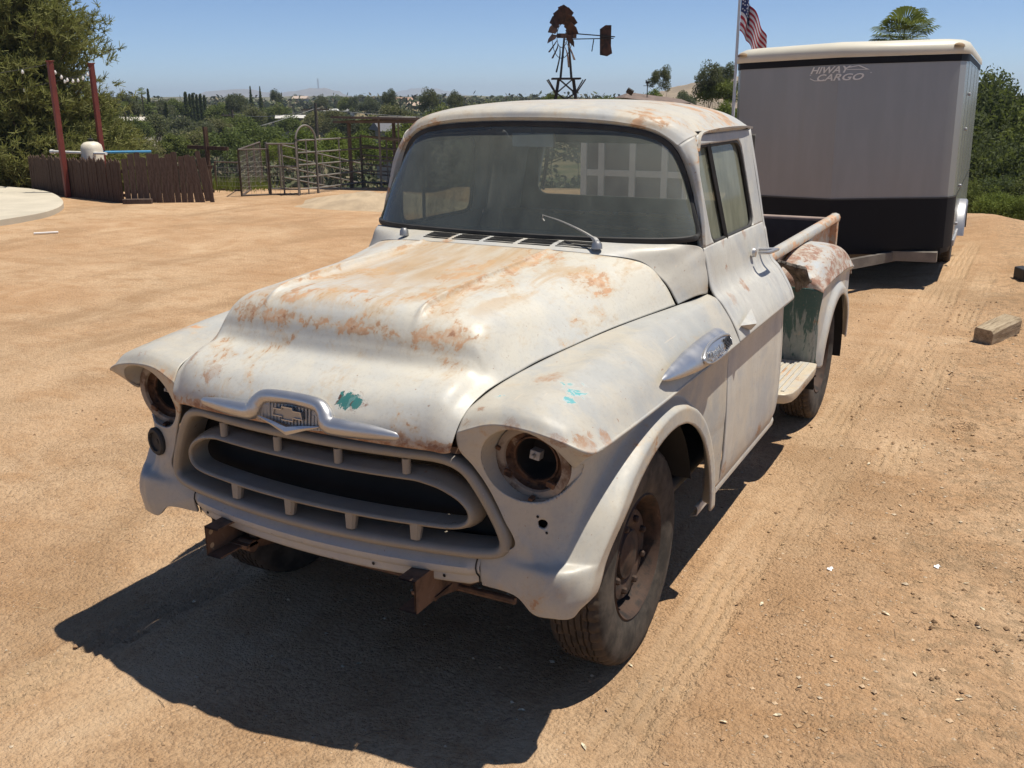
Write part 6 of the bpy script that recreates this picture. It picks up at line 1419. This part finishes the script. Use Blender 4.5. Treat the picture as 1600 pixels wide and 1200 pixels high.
o = link('slope_scrub', mesh('slope_scrub', V.reshape(-1, 3), f, islandmat('scrub_colours', [(.05, .062, .026), (.10, .095, .050), (.042, .055, .024), (.16, .135, .08), (.07, .08, .035)]), False)); tag(o, 'low dry scrub covering the valley slopes', 'scrub', kind='stuff')
# tall grass tuft beyond the leaning fence
gb = MB()
cx_, cy_ = at(352, 22.3)
for k in range(500):
    a = r_.uniform(0, 6.3); q = np.array([cx_ + r_.normal() * .5, cy_ + r_.normal() * .3, 0]); q[2] = gz(q[0], q[1]); l = r_.uniform(.15, .4); gb.put([q + [-.01, 0, 0], q + [.01, 0, 0], q + [.12 * math.cos(a) * l, .12 * math.sin(a), l]], [(0, 1, 2)])
o = gb.build('green_grass', M_F3, smooth=False); tag(o, 'green grass tuft beyond the leaning fence section', 'grass', kind='stuff')

# ------------------------------------------------------------------ houses, sheds, poles
def house(px, py, dist, w, dpt, h, roofc, wallc, label, rz=0, flat=False):
    x, y = at(px, dist); z = zat(py, dist, px) - h; t = empty('house', (x, y, z), label, 'house'); t.rotation_euler = (0, 0, YAW + rz)
    MB().box((0, 0, h / 2 - 1), (w, dpt, h + 2)).build('wall', simple('stucco', wallc, .9, var=.05), t, smooth=False)
    rh = .35 if flat else h * .45; e = .4
    V = [(-w / 2 - e, -dpt / 2 - e, h), (w / 2 + e, -dpt / 2 - e, h), (w / 2 + e, dpt / 2 + e, h), (-w / 2 - e, dpt / 2 + e, h), (-w / 2 - e, 0, h + rh), (w / 2 + e, 0, h + rh)]
    add('roof', V, [(0, 1, 5, 4), (2, 3, 4, 5), (0, 4, 3), (1, 2, 5), (3, 2, 1, 0)], simple('roofing', roofc, .8, var=.1), t, smooth=False)
    for i in range(max(2, int(w / 3.5))):
        wn = MB().box((-w / 2 + (i + .5) * w / max(2, int(w / 3.5)), -dpt / 2 - .03, h * .55), (1.2, .08, 1.1)).build('window', simple('dark_pane', (.03, .035, .04), .2), t, smooth=False)
for a in ((196, 188, 105, 5, 5, 1.2, (.50, .46, .40), (.45, .40, .33), 'low house with a pale flat roof below the ridge palm', 0, True), (452, 184, 135, 3.2, 5, 1.4, (.48, .46, .42), (.40, .34, .28), 'low pale-roofed house left of the power pole', .2, True), (518, 173, 190, 2.6, 5, 1.4, (.55, .55, .53), (.5, .5, .48), 'white-roofed house on the slope right of the power pole', 0, True), (540, 173, 190, 2.2, 5, 1.4, (.55, .55, .53), (.5, .5, .48), 'small white house next to the white-roofed house', 0, True), (632, 157, 330, 5, 6, 2.2, (.36, .22, .15), (.5, .44, .36), 'tile-roofed house on the far skyline', .1, False), (655, 165, 260, 5, 6, 2.2, (.40, .30, .22), (.5, .44, .36), 'tan house below the tile-roofed house', -.2, False), (470, 154, 330, 4, 6, 1.8, (.38, .30, .24), (.45, .4, .33), 'far small house under the hills', 0, False), (620, 203, 66, 2.4, 4, 1.2, (.11, .11, .12), (.2, .2, .2), 'dark grey roofed shed behind the shade roof', .3, False)): house(*a)
# shed roof with a floodlight, and the rooster weather vane
sx_, sy_ = at(1010, 24); sh = empty('shed', (sx_, sy_, 0), 'brown shingled shed roof just above the cab', 'shed'); sh.rotation_euler = (0, 0, YAW)
zt_ = zat(147, 24, 1010); MB().box((.3, 1, .9), (1.6, 1.6, 1.8)).build('wall', simple('shed_wall', (.17, .12, .09), .9), sh, smooth=False)
add('roof', [(-.55, -.1, zt_ - .08), (1.3, -.1, zt_ - .30), (1.3, 2.2, zt_ - .30), (-.55, 2.2, zt_ - .08), (-.3, 1, zt_ + .05), (1.0, 1, zt_ - .12)], [(0, 1, 5, 4), (2, 3, 4, 5), (0, 4, 3), (1, 2, 5), (3, 2, 1, 0)], simple('shed_shingles', (.15, .11, .09), .9), sh, smooth=False)
MB().box((-.42, -.18, zt_ + .06), (.16, .08, .12), (R(25), R(30), 0)).build('floodlight', M_WMD, sh, smooth=False, bevel=.01)
vx, vy = at(1011, 24.5); wv = empty('weather_vane', (vx, vy, 0), 'black rooster weather vane above the shed', 'weather vane'); wv.rotation_euler = (0, 0, YAW); zv = zat(134, 24.5, 1011)
MB().bar((0, 0, 1.5), (0, 0, zv + .05), .02).build('rod', M_WMD, wv, smooth=False); MB().bar((-.10, 0, zv - .0), (.14, 0, zv), .012).build('arrow', M_WMD, wv, smooth=False)
rst = [(-.05, .06), (-.02, .05), (.01, .04), (.04, .06), (.06, .12), (.03, .10), (.01, .09), (-.02, .11), (-.03, .14), (-.05, .13), (-.045, .10)]
add('rooster', [(x, -.006, zv + z) for x, z in rst] + [(x, .006, zv + z) for x, z in rst], [tuple(range(11)), tuple(range(21, 10, -1))] + [(i, (i + 1) % 11, 11 + (i + 1) % 11, 11 + i) for i in range(11)], M_WMD, wv, smooth=False)
# power poles and lines in the valley
def pole(px, top, dist, label):
    x, y = at(px, dist); zb = gz(x, y); zt_ = zat(top, dist, px); t = empty('power_pole', (x, y, zb), label, 'power pole'); t.rotation_euler = (0, 0, YAW + .5); h = zt_ - zb
    MB().tube([(0, 0, -.5), (0, 0, h)], [.17, .11], 8).build('pole', M_BARK, t); MB().bar((-1.1, 0, h - .5), (1.1, 0, h - .5), .12, .14).build('crossarm', M_BARK, t, smooth=False)
    for q in (-.9, -.3, .9): MB().lathe([(.05, 0), (.07, .08), (.03, .16)], (q, 0, h - .43), 'z', 8).build('insulator', M_WIRE, t)
    return (x, y, zt_ - .4)
pA = pole(492, 161, 78, 'dark power pole standing behind the bright green trees'); pB = pole(361, 172, 100, 'power pole on the slope below the firs'); pC = pole(-60, 225, 60, 'power pole hidden behind the pines')
M_LINE = simple('power_line', (.16, .16, .17), .6)
wire('power_line', pA, pB, .4, .02, M_LINE, 'power line running from the dark pole toward the slope pole', 'power line'); wire('power_line', pA, pC, 1.2, .018, M_LINE, 'long sagging power line running from the dark pole toward the pines', 'power line')
qx, qy = at(900, 120); wire('power_line', pA, (qx, qy, 1.0), 1.0, .02, M_LINE, 'power line running from the dark pole behind the cab', 'power line')

# ------------------------------------------------------------------ far hills
def ridge(pts, dist, depth, name, mat, foot=165):
    P = spline(np.array(pts, float), 120); r3 = np.random.RandomState(int(dist)); P[:, 1] += np.interp(np.linspace(0, 40, 120), np.arange(41), r3.normal(size=41)) * .7
    front, crest, back = [], [], []
    for px, py in P:
        x0, y0 = at(px, dist - depth); x1, y1 = at(px, dist); x2, y2 = at(px, dist + depth); front.append((x0, y0, zat(foot, dist - depth, px))); crest.append((x1, y1, zat(py, dist, px))); back.append((x2, y2, zat(foot, dist, px)))
    F_, C_, B_ = map(np.array, (front, crest, back)); rows_ = [F_]
    for t_ in (.25, .5, .75): 
        m = F_ * (1 - t_) + C_ * t_; m[:, 2] += (np.interp(np.arange(120), np.arange(0, 120, 4), r3.normal(size=30))) * .03 * (C_[:, 2].max() - F_[:, 2].min()); rows_.append(m)
    rows_ += [C_, B_]
    o = add(name, np.array(rows_).reshape(-1, 3), gridfaces(6, 120), mat, None, sharp=None); tag(o, kind='structure')
M_HILL = simple('far_hill', (.17, .13, .10), .95, var=.2, scale=.004); M_HILL2 = simple('dry_hill', (.22, .17, .115), .95, var=.35, scale=.03)
ridge([(240, 160), (290, 150), (330, 143), (380, 139), (420, 145), (455, 143), (490, 138), (515, 139), (540, 147), (570, 156)], 3600, 500, 'far_hills', M_HILL)
ridge([(560, 158), (610, 146), (660, 137), (700, 142), (740, 150), (800, 158)], 5200, 600, 'farthest_hills', M_HILL)
ridge([(-200, 158), (100, 153), (250, 152), (420, 152), (600, 151), (720, 150), (840, 152), (960, 153), (1100, 150), (1300, 155)], 620, 120, 'valley_rim', simple('rim_brush', (.10, .095, .055), .95, var=.4, scale=.04), 185)
ridge([(980, 160), (1030, 143), (1075, 131), (1120, 124), (1180, 118), (1300, 128), (1400, 150)], 260, 60, 'bare_hill', M_HILL2, 170)
tx, ty = at(498, 3590); 
ant = MB()
for dx in (0, 3): ant.tube([(dx, 0, 0), (dx * .3, 0, 40)], 2.2, 4)
o = ant.build('radio_mast', simple('mast', (.2, .2, .22), .7), smooth=False); o.location = (tx, ty, zat(141, 3590, 498)); tag(o, 'radio mast on top of the far hills', 'radio mast')
# distant rooftops and trees along the valley rim
for i in range(26):
    px = 440 + i * 18 + rs.uniform(-6, 6); d = rs.uniform(380, 560)
    if 800 < px < 830: continue
    tree_px(['round0', 'dusky1', 'olive2', 'gum0', 'round2'][i % 5], px, rs.uniform(146, 151), d, rs.uniform(14, 24), 'hazy distant tree on the valley rim', base=zat(165, d, px), group='trees along the valley rim')

# ------------------------------------------------------------------ air
HAZE_D = 0.00030
me = bpy.data.meshes.new('haze'); bm = bmesh.new(); bmesh.ops.create_cube(bm, size=1.0); bm.to_mesh(me); bm.free()
hz_m = bpy.data.materials.new('haze_air'); hz_m.use_nodes = True; t_ = hz_m.node_tree
for n_ in list(t_.nodes): t_.nodes.remove(n_)
o_ = t_.nodes.new('ShaderNodeOutputMaterial'); pv = t_.nodes.new('ShaderNodeVolumePrincipled'); pv.inputs['Density'].default_value = HAZE_D; pv.inputs['Color'].default_value = (.74, .87, 1.0, 1); pv.inputs['Anisotropy'].default_value = .2
t_.links.new(pv.outputs[0], o_.inputs['Volume']); me.materials.append(hz_m)
hz = link('haze', me, None, (-2400, 2400, 30)); hz.scale = (9800, 8200, 108); tag(hz, 'pale summer haze over the valley', 'haze', kind='stuff')
